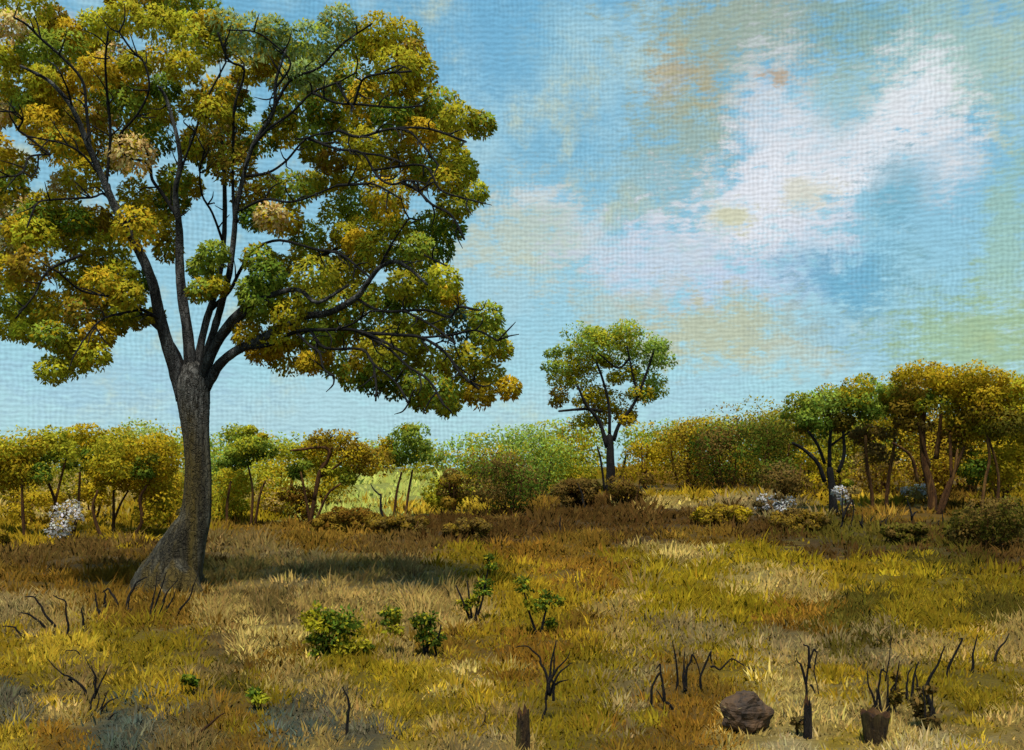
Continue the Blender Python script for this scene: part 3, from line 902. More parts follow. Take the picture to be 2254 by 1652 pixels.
tree('ochre dome-crowned tree just left of the large trunk', 26, [([(288, 1202), (312, 1150), (308, 1100), (322, 1070)], 4.5, 3, 0)],
     [(335, 1000, 58, 55, 'gold', 'ochre', .4), (340, 1070, 48, 60, 'ochre', 'gold', .6), (330, 1035, 30, 40, 'dgreen', 'mgreen', -.1), (350, 1130, 40, 40, 'ochre', 'yellow', .6)], G_L)
# centre
tree('green umbrella-crowned tree just right of the large trunk', 29, [([(500, 1162), (500, 1110), (508, 1060)], 3.5, 2.5, 0), ([(552, 1136), (556, 1080), (545, 1020)], 3.5, 2, .2), ([(560, 1140), (572, 1090), (584, 1060)], 3, 2, -.2)],
     [(530, 975, 58, 38, 'mgreen', 'ygreen', .2), (505, 1010, 44, 26, 'dgreen', 'mgreen', 0), (565, 1005, 48, 32, 'dgreen', 'mgreen', .1), (560, 960, 40, 20, 'gold', 'ygreen', .3), (520, 1080, 48, 50, 'ygreen', 'gold', .9)], G_L)
tree('spreading ochre tree with branching bare stems, second right of the large trunk', 30, [([(680, 1154), (692, 1100), (700, 1050), (712, 1020)], 5, 3.5, 0),
     ([(692, 1100), (705, 1040), (722, 1010), (716, 985), (640, 992)], 4.5, 2.5, -.3), ([(684, 1130), (670, 1080), (662, 1040)], 3.5, 2, -.3), ([(690, 1120), (720, 1090), (750, 1065)], 3.5, 2, -.3), ([(706, 1050), (735, 1030), (752, 1018)], 3, 2, -.3), ([(715, 1030), (728, 1000), (730, 985)], 3, 2, -.3)],
     [(740, 985, 80, 40, 'gold', 'brown', .5), (800, 1010, 50, 46, 'ochre', 'brown', .6), (670, 1000, 56, 36, 'gold', 'ygreen', .5), (655, 1035, 34, 26, 'dgreen', 'mgreen', .3), (740, 1045, 60, 26, 'mgreen', 'ygreen', .6), (660, 1100, 44, 40, 'ochre', 'rust', .8)], G_L)
tree('small bright green tree on two leaning brown stems before the pale field', 33, [([(866, 1122), (874, 1080), (884, 1040)], 3.2, 2.2, 0), ([(890, 1132), (900, 1080), (908, 1036)], 3.2, 2.2, .2)],
     [(905, 965, 44, 36, 'lgreen', 'mgreen', 0), (890, 1000, 40, 30, 'dgreen', 'mgreen', .1), (930, 1000, 34, 32, 'mgreen', 'lgreen', .2), (890, 945, 40, 20, 'gold', 'ygreen', .4), (850, 985, 26, 30, 'gold', 'ochre', .4)], G_L)
# right
tree('vase-shaped tree with dark fanning limbs in the right thicket', 29, [([(1836, 1135), (1832, 1080), (1826, 1030)], 10, 7, 0), ([(1815, 1060), (1800, 1020), (1770, 990), (1745, 975)], 5, 3, -.4),
     ([(1815, 1020), (1800, 980), (1780, 950)], 4, 3, -.3), ([(1826, 1030), (1826, 980), (1830, 940)], 5, 3, -.3), ([(1845, 1040), (1858, 1000), (1856, 950)], 4.5, 3, -.2), ([(1830, 980), (1850, 965), (1870, 950)], 3, 2, -.2)],
     [(1855, 870, 60, 42, 'gold', 'mgreen', .2), (1800, 905, 60, 38, 'lgreen', 'mgreen', .1), (1880, 905, 66, 42, 'mgreen', 'dgreen', .1), (1900, 860, 44, 34, 'olive', 'lgreen', .5), (1760, 900, 50, 36, 'mgreen', 'olive', .5), (1780, 935, 50, 30, 'brown', 'dgreen', .1), (1850, 935, 60, 26, 'dolive', 'brown', .2), (1860, 1080, 14, 44, 'dgreen', 'olive', .1)], G_L, M_BRANCH)
tree('slender tree with two parallel brown stems in the right thicket', 29.5, [([(1922, 1130), (1918, 1080), (1908, 1020), (1905, 960)], 4.5, 3, 0), ([(1950, 1120), (1955, 1060), (1965, 1000), (1970, 965)], 4.5, 3, .2)],
     [(1950, 880, 64, 44, 'mgreen', 'olive', .2), (1985, 850, 40, 40, 'ochre', 'olive', .4), (1920, 960, 50, 34, 'greybrown', 'umber', .4), (1975, 890, 40, 30, 'mgreen', 'dolive', .3), (1940, 1000, 40, 30, 'brown', 'greybrown', .6)], G_L)
tree('tall ochre-crowned tree with thick ochre trunk in the right thicket', 29, [([(2052, 1138), (2050, 1080), (2035, 1020), (2030, 950), (2035, 880)], 11, 5, 0), ([(2020, 1060), (2008, 1010), (1990, 990), (1965, 975)], 4, 2.5, -.4), ([(2045, 1030), (2030, 970), (2020, 930)], 5, 3, -.3), ([(2060, 1010), (2068, 950), (2072, 890)], 6, 3, -.2)],
     [(2030, 830, 62, 40, 'ochre', 'gold', .2), (2000, 880, 56, 44, 'ochre', 'brown', .1), (2075, 835, 46, 36, 'ochre', 'gold', .4), (2050, 890, 60, 34, 'olive', 'dgreen', .2), (2020, 920, 60, 30, 'umber', 'brown', .3), (2100, 880, 50, 40, 'ygreen', 'mgreen', .4)], G_L)
tree('ochre tree on leaning rust-brown stems in the right thicket', 28.5, [([(2064, 1140), (2078, 1090), (2100, 1040), (2122, 985)], 6, 3, 0), ([(2070, 1110), (2098, 1050), (2108, 990)], 4, 2.5, -.2), ([(2094, 1050), (2092, 990), (2090, 930)], 4, 2.5, .2)],
     [(2115, 840, 66, 42, 'ochre', 'gold', .2), (2155, 870, 56, 48, 'gold', 'ochre', .2), (2130, 930, 60, 44, 'ochre', 'olive', .5), (2110, 970, 40, 40, 'brown', 'rust', .6)], G_L)
tree('rightmost large ochre tree with two thin curved dark stems', 28, [([(2158, 1112), (2168, 1060), (2178, 1010), (2172, 960)], 3.5, 3, 0), ([(2192, 1112), (2198, 1060), (2190, 1010), (2176, 965)], 3.5, 2.5, .1)],
     [(2195, 855, 62, 50, 'ochre', 'gold', .2), (2235, 885, 50, 50, 'gold', 'ygreen', .3), (2170, 910, 60, 50, 'brown', 'ochre', .3), (2210, 930, 54, 60, 'olive', 'dolive', .2), (2150, 1050, 34, 60, 'olive', 'dgreen', .6), (2225, 1030, 50, 60, 'ochre', 'gold', .7)], G_L)
tree('yellow-green tree cut by the right edge of the view', 29, [([(2290, 1120), (2285, 1040), (2275, 960)], 5, 3, 0)],
     [(2262, 880, 46, 46, 'ygreen', 'yellow', 0), (2290, 960, 50, 60, 'ochre', 'gold', .2)], G_L)


# ------------------------------------------------------------------ bushes and thickets
def bush(label, D, x, y, rx, ry, ca, cb, name='bush', group=None, dens=1.5, leafpx=4.0, stems=4, kdiv=260):
    """rounded bush; y is the foot, its crown is 2*ry tall"""
    px = U / FPX * D
    base = P(x, y, D)
    base.z = float(ground_z(base.x, D))
    dz = base.z - P(x, y, D).z
    t = thing(name, label, 'bush', base, group)
    for i in range(stems):
        a = rng.uniform(-1, 1)
        top = base + Vector((a * rx * .6 * px, rng.uniform(-.3, .3) * rx * px, ry * rng.uniform(1.0, 1.7) * px))
        foot = base + Vector((a * rx * .15 * px, 0, -.05))
        mid = (foot + top) * .5 + Vector((a * .1 * rx * px, 0, 0))
        tube_obj('stem', [foot, mid, top], [2.6 * px, 2 * px, 1.2 * px], M_STEM, t, sides=5, n=3, seed=abs(int(x)) + i)
    cl = []
    k = max(4, int(rx * ry / kdiv), int(9 * rx / ry))
    for _ in range(k):
        a, r = rng.uniform(0, 2 * math.pi), math.sqrt(rng.random()) * .75
        q = base + Vector((rx * r * math.cos(a) * px, rng.uniform(-.7, .7) * rx * px, (ry + ry * r * math.sin(a)) * px))
        sz = min(rx, ry) * rng.uniform(.42, .65) * px
        cl.append(clump(q, (sz * 1.2, sz, sz * .9), int(dens * 130), PAL[ca] if rng.random() < .68 else PAL[cb], (leafpx * px + .04, leafpx * .36 * px + .012), .3, PAL[cb]))
    leaf_obj('foliage', cl, M_LEAF, t)
    return t


G_B = 'bushes of the treeline'
for a in [
    ('ochre bush filling the gap under the left treeline crowns', 30, 70, 1175, 60, 45, 'ochre', 'gold'),
    ('golden bush behind the crooked dark-stemmed tree', 31, 205, 1180, 44, 55, 'gold', 'ochre'),
    ('tall golden bush touching the left side of the large trunk', 29, 365, 1175, 40, 60, 'ochre', 'yellow'),
    ('yellow-green bush touching the right side of the large trunk', 31, 500, 1165, 44, 46, 'ygreen', 'gold'),
    ('pale golden bush between the umbrella tree and spreading ochre tree', 33, 600, 1150, 44, 40, 'gold', 'sand'),
    ('low rust-brown bush under the spreading ochre tree', 28, 760, 1175, 90, 26, 'rust', 'brown'),
    ('yellow-green bush right of the small bright green tree', 36, 985, 1080, 50, 36, 'yellow', 'ygreen'),
    ('upright brown bush beside the dark green dome bush', 35, 1000, 1090, 34, 60, 'umber', 'brown'),
    ('large dark green dome bush left of the lone tree', 34, 1110, 1110, 84, 70, 'dgreen', 'umber'),
    ('bright yellow-green bush behind the dark dome bush', 42, 1180, 1090, 80, 80, 'ygreen', 'lgreen'),
    ('green and gold bush directly left of the lone tree trunk', 46, 1260, 1085, 60, 60, 'ygreen', 'gold'),
    ('yellow bush with green top far behind the dark dome bush', 44, 1060, 1070, 60, 58, 'gold', 'lgreen'),
    ('low dark brown bush at the foot of the lone tree', 37, 1270, 1125, 60, 30, 'dbrown', 'umber'),
    ('dark brown bush right of the lone tree foot', 36, 1390, 1120, 56, 40, 'dbrown', 'brown'),
    ('golden bush directly right of the lone tree trunk', 44, 1420, 1060, 50, 60, 'gold', 'ochre'),
    ('broad ochre bush with green top right of the lone tree', 42, 1510, 1065, 70, 85, 'brown', 'ochre'),
    ('brown rounded bush in the middle of the right slope', 40, 1600, 1075, 70, 80, 'umber', 'dgreen'),
    ('dark green bush with grey-brown top on the right slope', 38, 1700, 1080, 70, 90, 'dolive', 'dgreen'),
    ('grey-brown bush before the vase-shaped tree', 33, 1735, 1105, 48, 50, 'greybrown', 'umber'),
    ('ochre bush behind the fanning limbs of the vase-shaped tree', 36, 1800, 1095, 56, 50, 'gold', 'olive'),
    ('golden bush behind the two parallel brown stems', 36, 1930, 1110, 60, 60, 'ochre', 'beige'),
    ('sandy brown bush behind the rust-brown stems', 35, 2060, 1110, 70, 70, 'ochre', 'rust'),
    ('golden bush under the rightmost large ochre tree', 33, 2210, 1120, 60, 70, 'ochre', 'gold'),
    ('wide very dark olive bush in front of the rightmost stems', 21, 2170, 1250, 100, 58, 'dolive', 'umber'),
    ('dark olive bush left of the very dark bush', 22, 1990, 1190, 60, 24, 'dolive', 'umber'),
    ('low brown bush in front of the vase-shaped tree', 25, 1760, 1180, 76, 24, 'brown', 'umber'),
    ('low ochre bush below the brown slope bushes', 27, 1590, 1150, 70, 24, 'brown', 'gold'),
    ('low brown bush between the large trunk and pale field', 27, 880, 1190, 70, 22, 'brown', 'umber'),
    ('low umber bush at the edge of the tree shade', 25, 1030, 1180, 60, 24, 'umber', 'brown'),
    ('bush cut by the left edge below the treeline', 22, -30, 1230, 60, 24, 'brown', 'ochre')]:
    bush(*a, group=G_B)

for a in [
    ('broad olive bush behind the leftmost treeline tree', 36, 20, 1130, 80, 80, 'ygreen', 'gold'),
    ('yellow-green bush behind the third treeline tree', 37, 170, 1125, 80, 80, 'ygreen', 'olive'),
    ('golden bush behind the ochre dome-crowned tree', 36, 310, 1125, 80, 84, 'gold', 'ochre'),
    ('yellow-green bush seen past the right side of the large trunk', 37, 480, 1120, 70, 78, 'ygreen', 'lgreen'),
    ('golden bush behind the umbrella-crowned tree', 36, 610, 1120, 70, 70, 'gold', 'ygreen'),
    ('ochre bush behind the spreading ochre tree', 38, 720, 1110, 60, 66, 'gold', 'olive'),
    ('tall olive-gold bush at the top of the right slope', 46, 1560, 1050, 90, 76, 'olive', 'gold'),
    ('olive-brown bush behind the dark green slope bush', 44, 1660, 1060, 90, 94, 'brown', 'olive'),
    ('tall olive bush left behind the vase-shaped tree', 40, 1760, 1075, 84, 108, 'olive', 'brown'),
    ('tall green-gold bush behind the vase-shaped tree', 39, 1860, 1085, 84, 122, 'olive', 'mgreen'),
    ('tall ochre bush behind the parallel brown stems', 38, 1950, 1090, 84, 132, 'ochre', 'olive'),
    ('tall ochre bush behind the thick ochre trunk', 38, 2050, 1090, 84, 134, 'ochre', 'brown'),
    ('tall golden bush behind the leaning rust-brown stems', 37, 2140, 1095, 84, 136, 'ochre', 'olive'),
    ('tall olive-gold bush at the right edge behind the thicket', 37, 2240, 1095, 84, 130, 'olive', 'gold')]:
    bush(*a, group='back row of bushes behind the treeline', kdiv=330)

# far wood that reads as one mass behind the treeline
cl = []
for i in range(260):
    x = rng.uniform(-500, 2800)
    d = rng.uniform(62, 120)
    top = np.interp(x, [-500, 0, 150, 300, 420, 520, 700, 900, 1100, 1250, 1450, 1700, 1850, 2300, 2800],
                    [960, 985, 965, 935, 965, 955, 970, 965, 955, 935, 940, 915, 930, 930, 930]) + abs(rng.normal(0, 22)) - 4
    if 760 < x < 1010:
        top += 10
    px = U / FPX * d
    q = P(x, top + 14, d)
    sz = rng.uniform(22, 36) * px
    nm = rng.choice(['ygreen', 'lgreen', 'gold', 'palegreen', 'olive'], p=[.3, .22, .22, .12, .14])
    cl.append(clump(q, (sz * 1.5, sz, sz), 170, PAL[nm], (6 * px, 2.6 * px), .3, PAL['lgreen']))
    gz = float(ground_z(q.x, q.y))
    zz = q.z - sz * 1.2
    while zz > gz - .5:
        cl.append(clump((q.x + rng.normal(0, .4) * sz, q.y, zz), (sz * 1.3, sz, sz), 90, PAL[nm], (6.5 * px, 3 * px), .3, PAL['gold']))
        zz -= sz * 1.4
tag(leaf_obj('distant_woodland', cl, M_LEAF), 'distant yellow-green woodland along the skyline', 'woodland', kind='stuff')


# ------------------------------------------------------------------ meadow shrubs
def shrub(label, x, y, stems, blobs, name='leafy_shrub', leaf=(0.05, 0.014), group='green shrubs in the meadow'):
    base = on_ground(x, y)
    D = base.y
    px = U / FPX * D
    t = thing(name, label, 'shrub', base, group)
    for i, pl in enumerate(stems):
        n = len(pl)
        ps = [base + Vector(((q[0] - x) * px, (j / n) * rng.uniform(-.15, .15), (y - q[1]) * px)) for j, q in enumerate(pl)]
        ps[0].z -= .04
        tube_obj('stem', ps, [(3.2 - 1.8 * j / max(1, n - 1)) * px for j in range(n)], M_TWIG, t, sides=6, n=4, seed=abs(int(x)) + i)
    cl = []
    for (bx, by, rx, ry, ca, cb) in blobs:
        for _ in range(max(2, int(rx * ry / 160))):
            a, r = rng.uniform(0, 6.28), math.sqrt(rng.random()) * .7
            q = base + Vector(((bx - x + rx * r * math.cos(a)) * px, rng.uniform(-.5, .5) * rx * px, (y - by - ry * r * math.sin(a)) * px))
            sz = min(rx, ry) * rng.uniform(.5, .95) * px
            cl.append(clump(q, (sz * 1.25, sz, sz * rng.uniform(.7, 1.1)), 80, PAL[ca] if rng.random() < .6 else PAL[cb], leaf, .1, PAL['olive' if name == 'leafy_shrub' else cb], .15, .25, flat=.45))
    leaf_obj('foliage', cl, M_LEAF, t)


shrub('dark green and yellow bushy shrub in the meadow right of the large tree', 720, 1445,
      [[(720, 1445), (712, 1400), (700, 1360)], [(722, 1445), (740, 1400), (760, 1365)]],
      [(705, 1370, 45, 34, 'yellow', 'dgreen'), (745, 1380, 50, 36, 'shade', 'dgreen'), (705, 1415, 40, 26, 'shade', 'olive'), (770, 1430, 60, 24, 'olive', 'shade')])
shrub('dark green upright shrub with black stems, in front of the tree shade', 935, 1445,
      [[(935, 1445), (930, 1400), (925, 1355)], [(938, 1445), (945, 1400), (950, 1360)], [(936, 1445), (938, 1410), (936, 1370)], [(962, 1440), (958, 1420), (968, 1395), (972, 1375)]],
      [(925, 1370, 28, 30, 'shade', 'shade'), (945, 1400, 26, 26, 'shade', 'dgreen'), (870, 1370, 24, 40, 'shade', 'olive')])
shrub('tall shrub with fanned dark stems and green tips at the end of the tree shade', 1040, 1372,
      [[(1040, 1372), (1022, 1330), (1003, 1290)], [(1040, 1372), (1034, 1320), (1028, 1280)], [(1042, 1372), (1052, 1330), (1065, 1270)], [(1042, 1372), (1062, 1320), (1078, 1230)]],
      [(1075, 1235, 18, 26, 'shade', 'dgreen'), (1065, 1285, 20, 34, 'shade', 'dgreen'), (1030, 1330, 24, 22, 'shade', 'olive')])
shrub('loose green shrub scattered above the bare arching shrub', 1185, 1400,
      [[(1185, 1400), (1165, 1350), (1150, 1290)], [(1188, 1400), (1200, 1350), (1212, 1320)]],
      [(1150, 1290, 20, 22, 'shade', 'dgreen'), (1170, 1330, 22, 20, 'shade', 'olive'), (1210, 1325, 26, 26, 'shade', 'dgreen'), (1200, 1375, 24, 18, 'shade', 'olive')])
shrub('small round green plant low on the left of the meadow', 432, 1530,
      [[(432, 1530), (430, 1510), (428, 1495)]], [(428, 1500, 24, 18, 'dgreen', 'ygreen')])
shrub('small green leafy tuft right of the small round plant', 560, 1565,
      [[(560, 1565), (558, 1540), (562, 1520)]], [(560, 1535, 24, 26, 'dgreen', 'ygreen')])


# ------------------------------------------------------------------ bare twigs, sticks and stumps
def twig_thing(name, label, cat, base_xy, lines, r=2.6, mat=M_TWIG, group=None, part='twig', taper=.3, d=None, sink=.03):
    """lines traced on the photograph, standing upright at the distance where their foot meets the ground"""
    x, y = base_xy
    base = on_ground(x, y) if d is None else P(x, y, d)
    if d is not None:
        base.z = float(ground_z(base.x, d))
    px = U / FPX * base.y
    t = thing(name, label, cat, base, group)
    for i, ln in enumerate(lines):
        pl, rr = (ln, r) if not isinstance(ln[0], list) else ln
        n = len(pl)
        lean = rng.uniform(-.25, .25) * px * 60
        ps = []
        fine_pl = []
        for j in range(n - 1):                # kinks between the traced points
            fine_pl += [pl[j], ((pl[j][0] + pl[j + 1][0]) * .5 + rng.normal(0, 1.6), (pl[j][1] + pl[j + 1][1]) * .5 + rng.normal(0, 1.2))]
        pl = fine_pl + [pl[-1]]
        n = len(pl)
        for j, q in enumerate(pl):
            hgt = (y - q[1]) * px
            ps.append(base + Vector(((q[0] - x) * px, lean * (hgt / (px * 120)), hgt if j else hgt - sink)))
        tube_obj(part, ps, [1.1 * rr * px * (1 - (1 - taper) * j / (n - 1)) for j in range(n)], mat, t, sides=6, n=4, wob=.1, seed=abs(int(x)) + i * 7)
    return t


def m5(*q):      # helpers: coordinates read from enlarged views
    return [(1102 + a * .3327, 1102 + b * .3327) for a, b in q]


def m3(*q):
    return [(a * .2698, 1254 + b * .2698) for a, b in q]


def m6(*q):
    return [(1634 + a * .2867, 1178 + b * .2867) for a, b in q]


GT = 'bare dark twigs in the meadow'
twig_thing('bare_shrub', 'bare black shrub with a long arching twig, in the middle foreground', 'shrub', (1192, 1588),
           [m5((260, 1460), (300, 1380), (300, 1290), (310, 1250)), m5((310, 1260), (290, 1130), (260, 1050), (180, 980), (100, 985)), m5((315, 1250), (340, 1060), (370, 940)),
            m5((320, 1250), (350, 1150), (400, 1080), (455, 1000)), m5((320, 1270), (390, 1150), (470, 1085)), m5((325, 1270), (390, 1210), (450, 1195)), m5((300, 1300), (345, 1180), (355, 1010)), m5((350, 1300), (355, 1240), (330, 1130))], 3.0, group=GT)
twig_thing('bare_shrub', 'bare black shrub with forked upright twigs at the lower left', 'shrub', (205, 1574),
           [m3((760, 1180), (740, 1100), (780, 990), (770, 880), (690, 730)), m3((770, 1020), (840, 900), (890, 800)), m3((790, 960), (800, 880), (765, 780)), m3((770, 1180), (800, 1100), (800, 1010)),
            m3((800, 1170), (850, 1080), (890, 990)), m3((800, 1170), (890, 1080), (960, 1050))], 2.6, group=GT)
twig_thing('broken_stick', 'slanting black stick beside the lower left bare shrub', 'stick', (192, 1534), [m3((712, 1036), (680, 970), (600, 900), (520, 860), (405, 740)), m3((560, 880), (580, 920), (590, 935))], 3.4, group=GT)
twig_thing('broken_stick', 'thin arched twig above the slanting black stick', 'stick', (178, 1448), [m3((660, 700), (620, 665), (540, 665), (510, 700))], 1.6, group=GT)
twig_thing('broken_stick', 'short black stick lying on the blue-grey patch at lower left', 'stick', (234, 1586), [m3((868, 1228), (910, 1200), (960, 1172))], 3.0, group=GT)
twig_thing('bare_shrub', 'fan of thin dark stems at the foot of the large trunk', 'shrub', (345, 1362),
           [m3((1230, 400), (1245, 250), (1270, 30)), m3((1250, 400), (1290, 230), (1360, 20)), m3((1280, 400), (1350, 200), (1440, 90)), m3((1330, 410), (1380, 290), (1430, 180)), m3((1400, 440), (1540, 240), (1605, 50))], 2.8, group=GT)
for lab, ln, r in [
    ('bent black stem just left of the large trunk foot', ((1130, 350), (1040, 320), (1060, 200), (1110, 110), (1200, 60)), 4.0),
    ('hooked black stem second left of the large trunk foot', ((970, 345), (930, 230), (880, 160), (830, 190)), 3.4),
    ('curved black stem third left of the large trunk foot', ((905, 350), (870, 320), (855, 240), (850, 170)), 4.0),
    ('short leaning black stem fourth left of the large trunk foot', ((815, 390), (785, 320), (775, 250), (770, 195)), 4.0),
    ('forked black stem over the bluish patch left of the trunk', ((690, 510), (680, 440), (680, 380), (682, 305)), 3.6),
    ('tall straight black stem with a bent tip left of the trunk', ((575, 590), (550, 540), (548, 400), (540, 260), (440, 210)), 3.4),
    ('long slanting black stem with hooked tip near the left edge', ((480, 510), (420, 430), (340, 300), (285, 228), (210, 225)), 3.4),
    ('shorter slanting black stem below the hooked one', ((400, 492), (320, 420), (240, 360), (170, 350)), 3.2),
    ('low bent black stem closest to the left edge', ((190, 560), (140, 500), (90, 468), (20, 470)), 2.8)]:
    pl = m3(*ln)
    twig_thing('bare_stem', lab, 'sapling', pl[0], [pl], r, group='bent stems left of the large trunk', part='twig')
twig_thing('bare_shrub', 'low loop-shaped black twigs left of the dark layered rock', 'shrub', (1440, 1566),
           [m5((990, 1400), (1000, 1250), (1050, 1150), (1080, 1250), (1090, 1345)), m5((1140, 1362), (1080, 1340), (1030, 1260)), m5((1090, 1345), (1070, 1200), (1055, 1090), (1030, 1120))], 3.0, group=GT)
twig_thing('bare_shrub', 'zigzag row of black upright twigs behind the dark layered rock', 'shrub', (1510, 1530),
           [m5((1160, 1290), (1165, 1130), (1130, 930)), m5((1220, 1245), (1215, 1130), (1220, 1010)), m5((1225, 1240), (1230, 1110), (1265, 1020), (1320, 1170)), m5((1315, 1290), (1320, 1170), (1385, 1000), (1390, 1080))], 3.2, group=GT)
twig_thing('broken_stick', 'long thin wavy twig arching over the dark layered rock', 'stick', (1570, 1478), [m5((1390, 1080), (1450, 1120), (1530, 1050), (1640, 1110), (1740, 1170), (1820, 1195))], 2.2, group=GT)
twig_thing('bare_shrub', 'looped black twigs rising from the narrow charred stump', 'shrub', (1776, 1570),
           [m6((495, 1400), (490, 1300), (490, 1150), (510, 1000), (550, 880), (572, 905), (550, 1050), (585, 1225)), m6((510, 990), (500, 860), (460, 840)), m6((490, 1120), (450, 1000), (415, 950)), m6((520, 1120), (555, 1220))], 3.0, group=GT)
twig_thing('bare_shrub', 'black shoots fanning from the bucket-shaped stump', 'shrub', (1936, 1576),
           [m6((1030, 1390), (1020, 1300), (980, 1180), (970, 1060)), m6((1020, 1390), (1030, 1290), (1025, 1180)), m6((1090, 1390), (1060, 1320), (1050, 1200), (1080, 1050), (1115, 1075)), m6((1110, 1390), (1110, 1250), (1105, 1080)),
            m6((1120, 1360), (1150, 1200), (1205, 1110)), ([*m6((1105, 1100), (1140, 950), (1170, 770))], 1.8)], 3.6, group=GT)
twig_thing('bare_shrub', 'pair of U-shaped black twigs right of the bucket-shaped stump', 'shrub', (2000, 1544),
           [m6((1285, 1275), (1265, 1200), (1270, 1120), (1305, 1020)), m6((1290, 1275), (1315, 1160), (1335, 1060), (1370, 980)), m6((1385, 1230), (1350, 1190), (1335, 1060))], 3.6, group=GT)
twig_thing('bare_stem', 'thick twisted black stem with a fine whip tip, lower right', 'sapling', (2056, 1590), [([*m6((1472, 1440), (1430, 1290), (1405, 1170), (1440, 1070), (1495, 970), (1535, 850))], 6.0)], 6.0, group=GT, taper=.2)
for lab, ln in [('first of three leaning black sticks, nearest the twisted stem', ((1570, 1095), (1610, 950), (1680, 800), (1650, 795))),
                ('middle of three leaning black sticks at the right', ((1762, 1070), (1770, 920), (1805, 770))),
                ('last of three leaning black sticks, by the right edge', ((1940, 982), (1970, 870), (2045, 755)))]:
    pl = m6(*ln)
    twig_thing('broken_stick', lab, 'stick', pl[0], [pl], 3.4, group='leaning sticks at the lower right')
twig_thing('bare_stem', 'single black stem standing low in the centre left foreground', 'sapling', (763, 1622), [[(763, 1622), (766, 1579), (765, 1539), (753, 1516)]], 3.8, group=GT)
twig_thing('broken_stick', 'brown fallen branch slanting in the lower left foreground', 'stick', (424, 1628), [[(424, 1628), (450, 1606), (478, 1582), (494, 1572)]], 3.8, M_STEM, group=GT)
twig_thing('broken_stick', 'thin split pale-edged stick near the dark stub', 'stick', (1057, 1600), [[(1057, 1600), (1068, 1582), (1076, 1560)]], 2.6, M_STUMP, group=GT)
twig_thing('bare_stem', 'curved bare brown stem standing before the pale field', 'sapling', (841, 1160), [[(841, 1160), (840, 1125), (838, 1085), (826, 1075), (815, 1058)]], 3.2, M_BRANCH, group=GT, d=29)
twig_thing('bare_stem', 'short dark stem below the dark dome bush', 'sapling', (1233, 1160), [[(1233, 1160), (1232, 1140), (1233, 1125)]], 2.6, M_BRANCH, group=GT, d=27)
twig_thing('bare_stem', 'thin leaning stem left of the lone tree foot', 'sapling', (1288, 1095), [[(1288, 1095), (1282, 1065), (1272, 1040)]], 2.6, M_BRANCH, group=GT, d=36)

# painter's signature strokes, added as small black stems below the right thicket
def m2(*q):
    return [(1634 + a * .2992, 722 + b * .2992) for a, b in q]


for lab, lines in [
    ('tall forked signature stroke added below the vase-shaped tree', [((722, 1410), (740, 1260), (746, 1120)), ((735, 1330), (800, 1200), (815, 1260), (800, 1390))]),
    ('short signature stroke added right of the forked one', [((878, 1370), (880, 1320), (882, 1265)), ((878, 1340), (855, 1310))]),
    ('short curled signature stroke added under the parallel brown stems', [((935, 1365), (945, 1310), (968, 1275))]),
    ('hooked pair of signature strokes added left of the thick ochre trunk', [((1025, 1355), (1020, 1310), (1050, 1285)), ((1065, 1385), (1055, 1310), (1080, 1260))]),
    ('slanting signature stroke added at the foot of the thick ochre trunk', [((1245, 1405), (1240, 1280), (1215, 1190)), ((1245, 1320), (1285, 1290))]),
    ('short signature stroke added right of the rust-brown stems', [((1485, 1350), (1475, 1300), (1470, 1255)), ((1445, 1340), (1450, 1300))])]:
    ls = [m2(*l) for l in lines]
    twig_thing('bare_stem', lab, 'sapling', ls[0][0], ls, 2.6, group='added signature strokes below the right thicket', d=26)


GD = 'withered brown shrubs at the lower right'
shrub('withered brown upright shrub behind the twisted stem', 2036, 1604, [[(2036, 1604), (2032, 1560), (2030, 1510)], [(2038, 1604), (2046, 1560), (2050, 1520)]],
      [(2034, 1530, 20, 30, 'umber', 'greybrown'), (2038, 1570, 20, 30, 'greybrown', 'umber')], 'withered_shrub', (.05, .014), GD)
shrub('withered brown pointed shrub behind the bucket-shaped stump', 1968, 1572, [[(1968, 1572), (1968, 1520), (1970, 1450)]],
      [(1968, 1530, 20, 34, 'umber', 'brown'), (1969, 1485, 12, 26, 'umber', 'brown')], 'withered_shrub', (.05, .014), GD)
shrub('withered brown shrub at the foot of the narrow charred stump', 1760, 1622, [[(1760, 1622), (1756, 1600), (1758, 1580)]],
      [(1760, 1600, 16, 20, 'greybrown', 'umber')], 'withered_shrub', (.05, .014), GD)


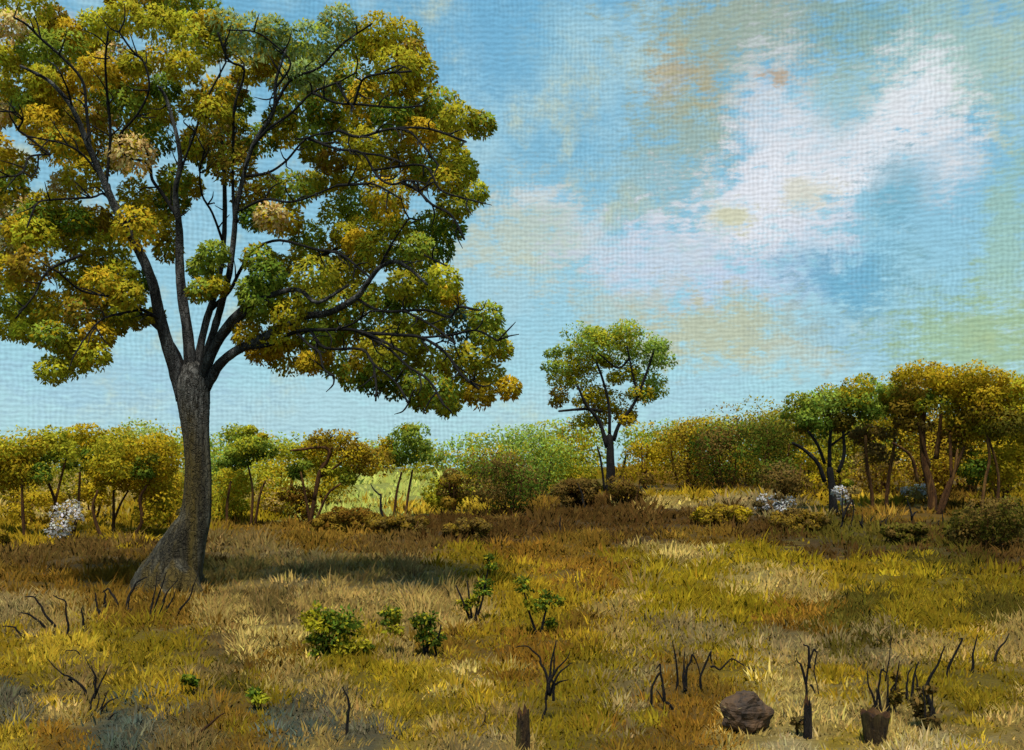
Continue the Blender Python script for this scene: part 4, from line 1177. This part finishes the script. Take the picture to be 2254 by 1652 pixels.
def lump(label, name, cat, x, y, w_, h_, mat, seed, squash=.8, ledge=0.0, taper=0.0, group=None, part=None, sub=3):
    """boulder or stump: rough rounded body w_ by h_ photograph pixels with its foot at (x, y)"""
    import bmesh
    base = on_ground(x, y)
    px = U / FPX * base.y
    bm = bmesh.new()
    bmesh.ops.create_icosphere(bm, subdivisions=sub + 1, radius=1)
    r_ = np.random.default_rng(seed)
    dirs = r_.normal(size=(14, 3))
    dirs /= np.linalg.norm(dirs, axis=1)[:, None]
    off = r_.uniform(.66, .95, 14)
    for v in bm.verts:
        n = np.array(v.co)
        q = n.copy()
        for dvec, o in zip(dirs, off):
            s = q @ dvec
            if s > o:
                q = q - dvec * (s - o)
        q = q * (1 + .05 * math.sin(7 * n[0] + 3 * n[2] + seed) * math.cos(6 * n[1] - seed) + .025 * math.sin(17 * n[0] - 9 * n[2]) + .02 * r_.normal())
        if ledge:
            q[:2] *= 1 + ledge * math.sin(q[2] * 9 + q[0])
        if taper:
            q[:2] *= 1 + taper * q[2]
        v.co = (q[0] * w_ * .5 * px, q[1] * w_ * .5 * px * squash, (q[2] + .74) * h_ * .53 * px)
    me = bpy.data.meshes.new(name)
    bm.to_mesh(me)
    bm.free()
    me.materials.append(mat)
    o = bpy.data.objects.new(name, me)
    COL.objects.link(o)
    o.location = base
    return tag(o, label, cat, group)


lump('dark brown layered rock with pale streaks at the lower right', 'rock', 'rock', 1641, 1612, 120, 104, M_ROCK_DARK, 4, .8, .06)
G_P = 'pale shrubs'
bush('loose white-flowering shrub under the left treeline', 25.3, 134, 1150, 40, 46, 'chalk', 'sand', 'pale_shrub', G_P, .8, 4, 3)
bush('white-flowering shrub between the vase-shaped tree and parallel stems', 28, 1866, 1120, 28, 40, 'chalk', 'beige', 'pale_shrub', G_P, .8, 4, 3)
bush('low grey-white shrub on the slope left of the vase-shaped tree', 30, 1700, 1120, 60, 20, 'chalk', 'greybrown', 'pale_shrub', G_P, .6, 4, 3)
bush('small white shrub behind the thick ochre trunk', 31, 2015, 1040, 24, 24, 'chalk', 'beige', 'pale_shrub', G_P, .7, 4, 3)
bush('small pale shrub touching the left side of the large trunk', 27, 404, 1150, 14, 28, 'chalk', 'sand', 'pale_shrub', G_P, .7, 4, 3)


def stump(label, x, y, w0, w1, h_, seed, mat=M_STUMP, jag=.12):
    """broken stump: rough tapering shaft (w0 at the foot, w1 at the top) with a jagged hollow top"""
    base = on_ground(x, y)
    px = U / FPX * base.y
    r_ = np.random.default_rng(seed)
    t = thing('stump', label, 'stump', base, 'stumps in the foreground')
    n, rows = 18, 7
    ph = r_.uniform(0, 6)
    V, F = [], []
    jg = r_.uniform(-jag, jag, n)
    for i in range(rows):
        s = i / (rows - 1)
        for k in range(n):
            th = 2 * math.pi * k / n
            q = (w0 + (w1 - w0) * s) * .5 * px * (1 + .07 * math.sin(5 * th + ph) + .05 * math.sin(9 * th) + r_.normal(0, .02))
            V.append((base.x + q * math.cos(th), base.y + q * math.sin(th), base.z - .05 + (h_ * s * (1 + (jg[k] if i == rows - 1 else 0))) * px + .05 * s))
    for i in range(rows - 1):
        for k in range(n):
            k2 = (k + 1) % n
            F += [(i * n + k, i * n + k2, (i + 1) * n + k2), (i * n + k, (i + 1) * n + k2, (i + 1) * n + k)]
    mesh_obj('bark', np.array(V), np.array(F), mat, t, smooth=True)
    V2 = [V[(rows - 1) * n + k] for k in range(n)]
    c = np.mean(V2, axis=0)
    V2 = [tuple(c + (np.array(v) - c) * .98) for v in V2] + [tuple(np.array(c) - (0, 0, .1 * h_ * px))]
    F2 = [(k, (k + 1) % n, n) for k in range(n)]
    mesh_obj('heartwood', np.array(V2), np.array(F2), M_STEM, t)


stump('bucket-shaped brown stump wider at the top, at the lower right', 1926, 1638, 38, 62, 66, 21)
stump('narrow charred stump under the looped twigs', 1778, 1628, 20, 16, 82, 22, M_TWIG, .2)
stump('dark brown stub at the bottom middle edge', 1152, 1652, 34, 26, 84, 23, M_STUMP, .25)
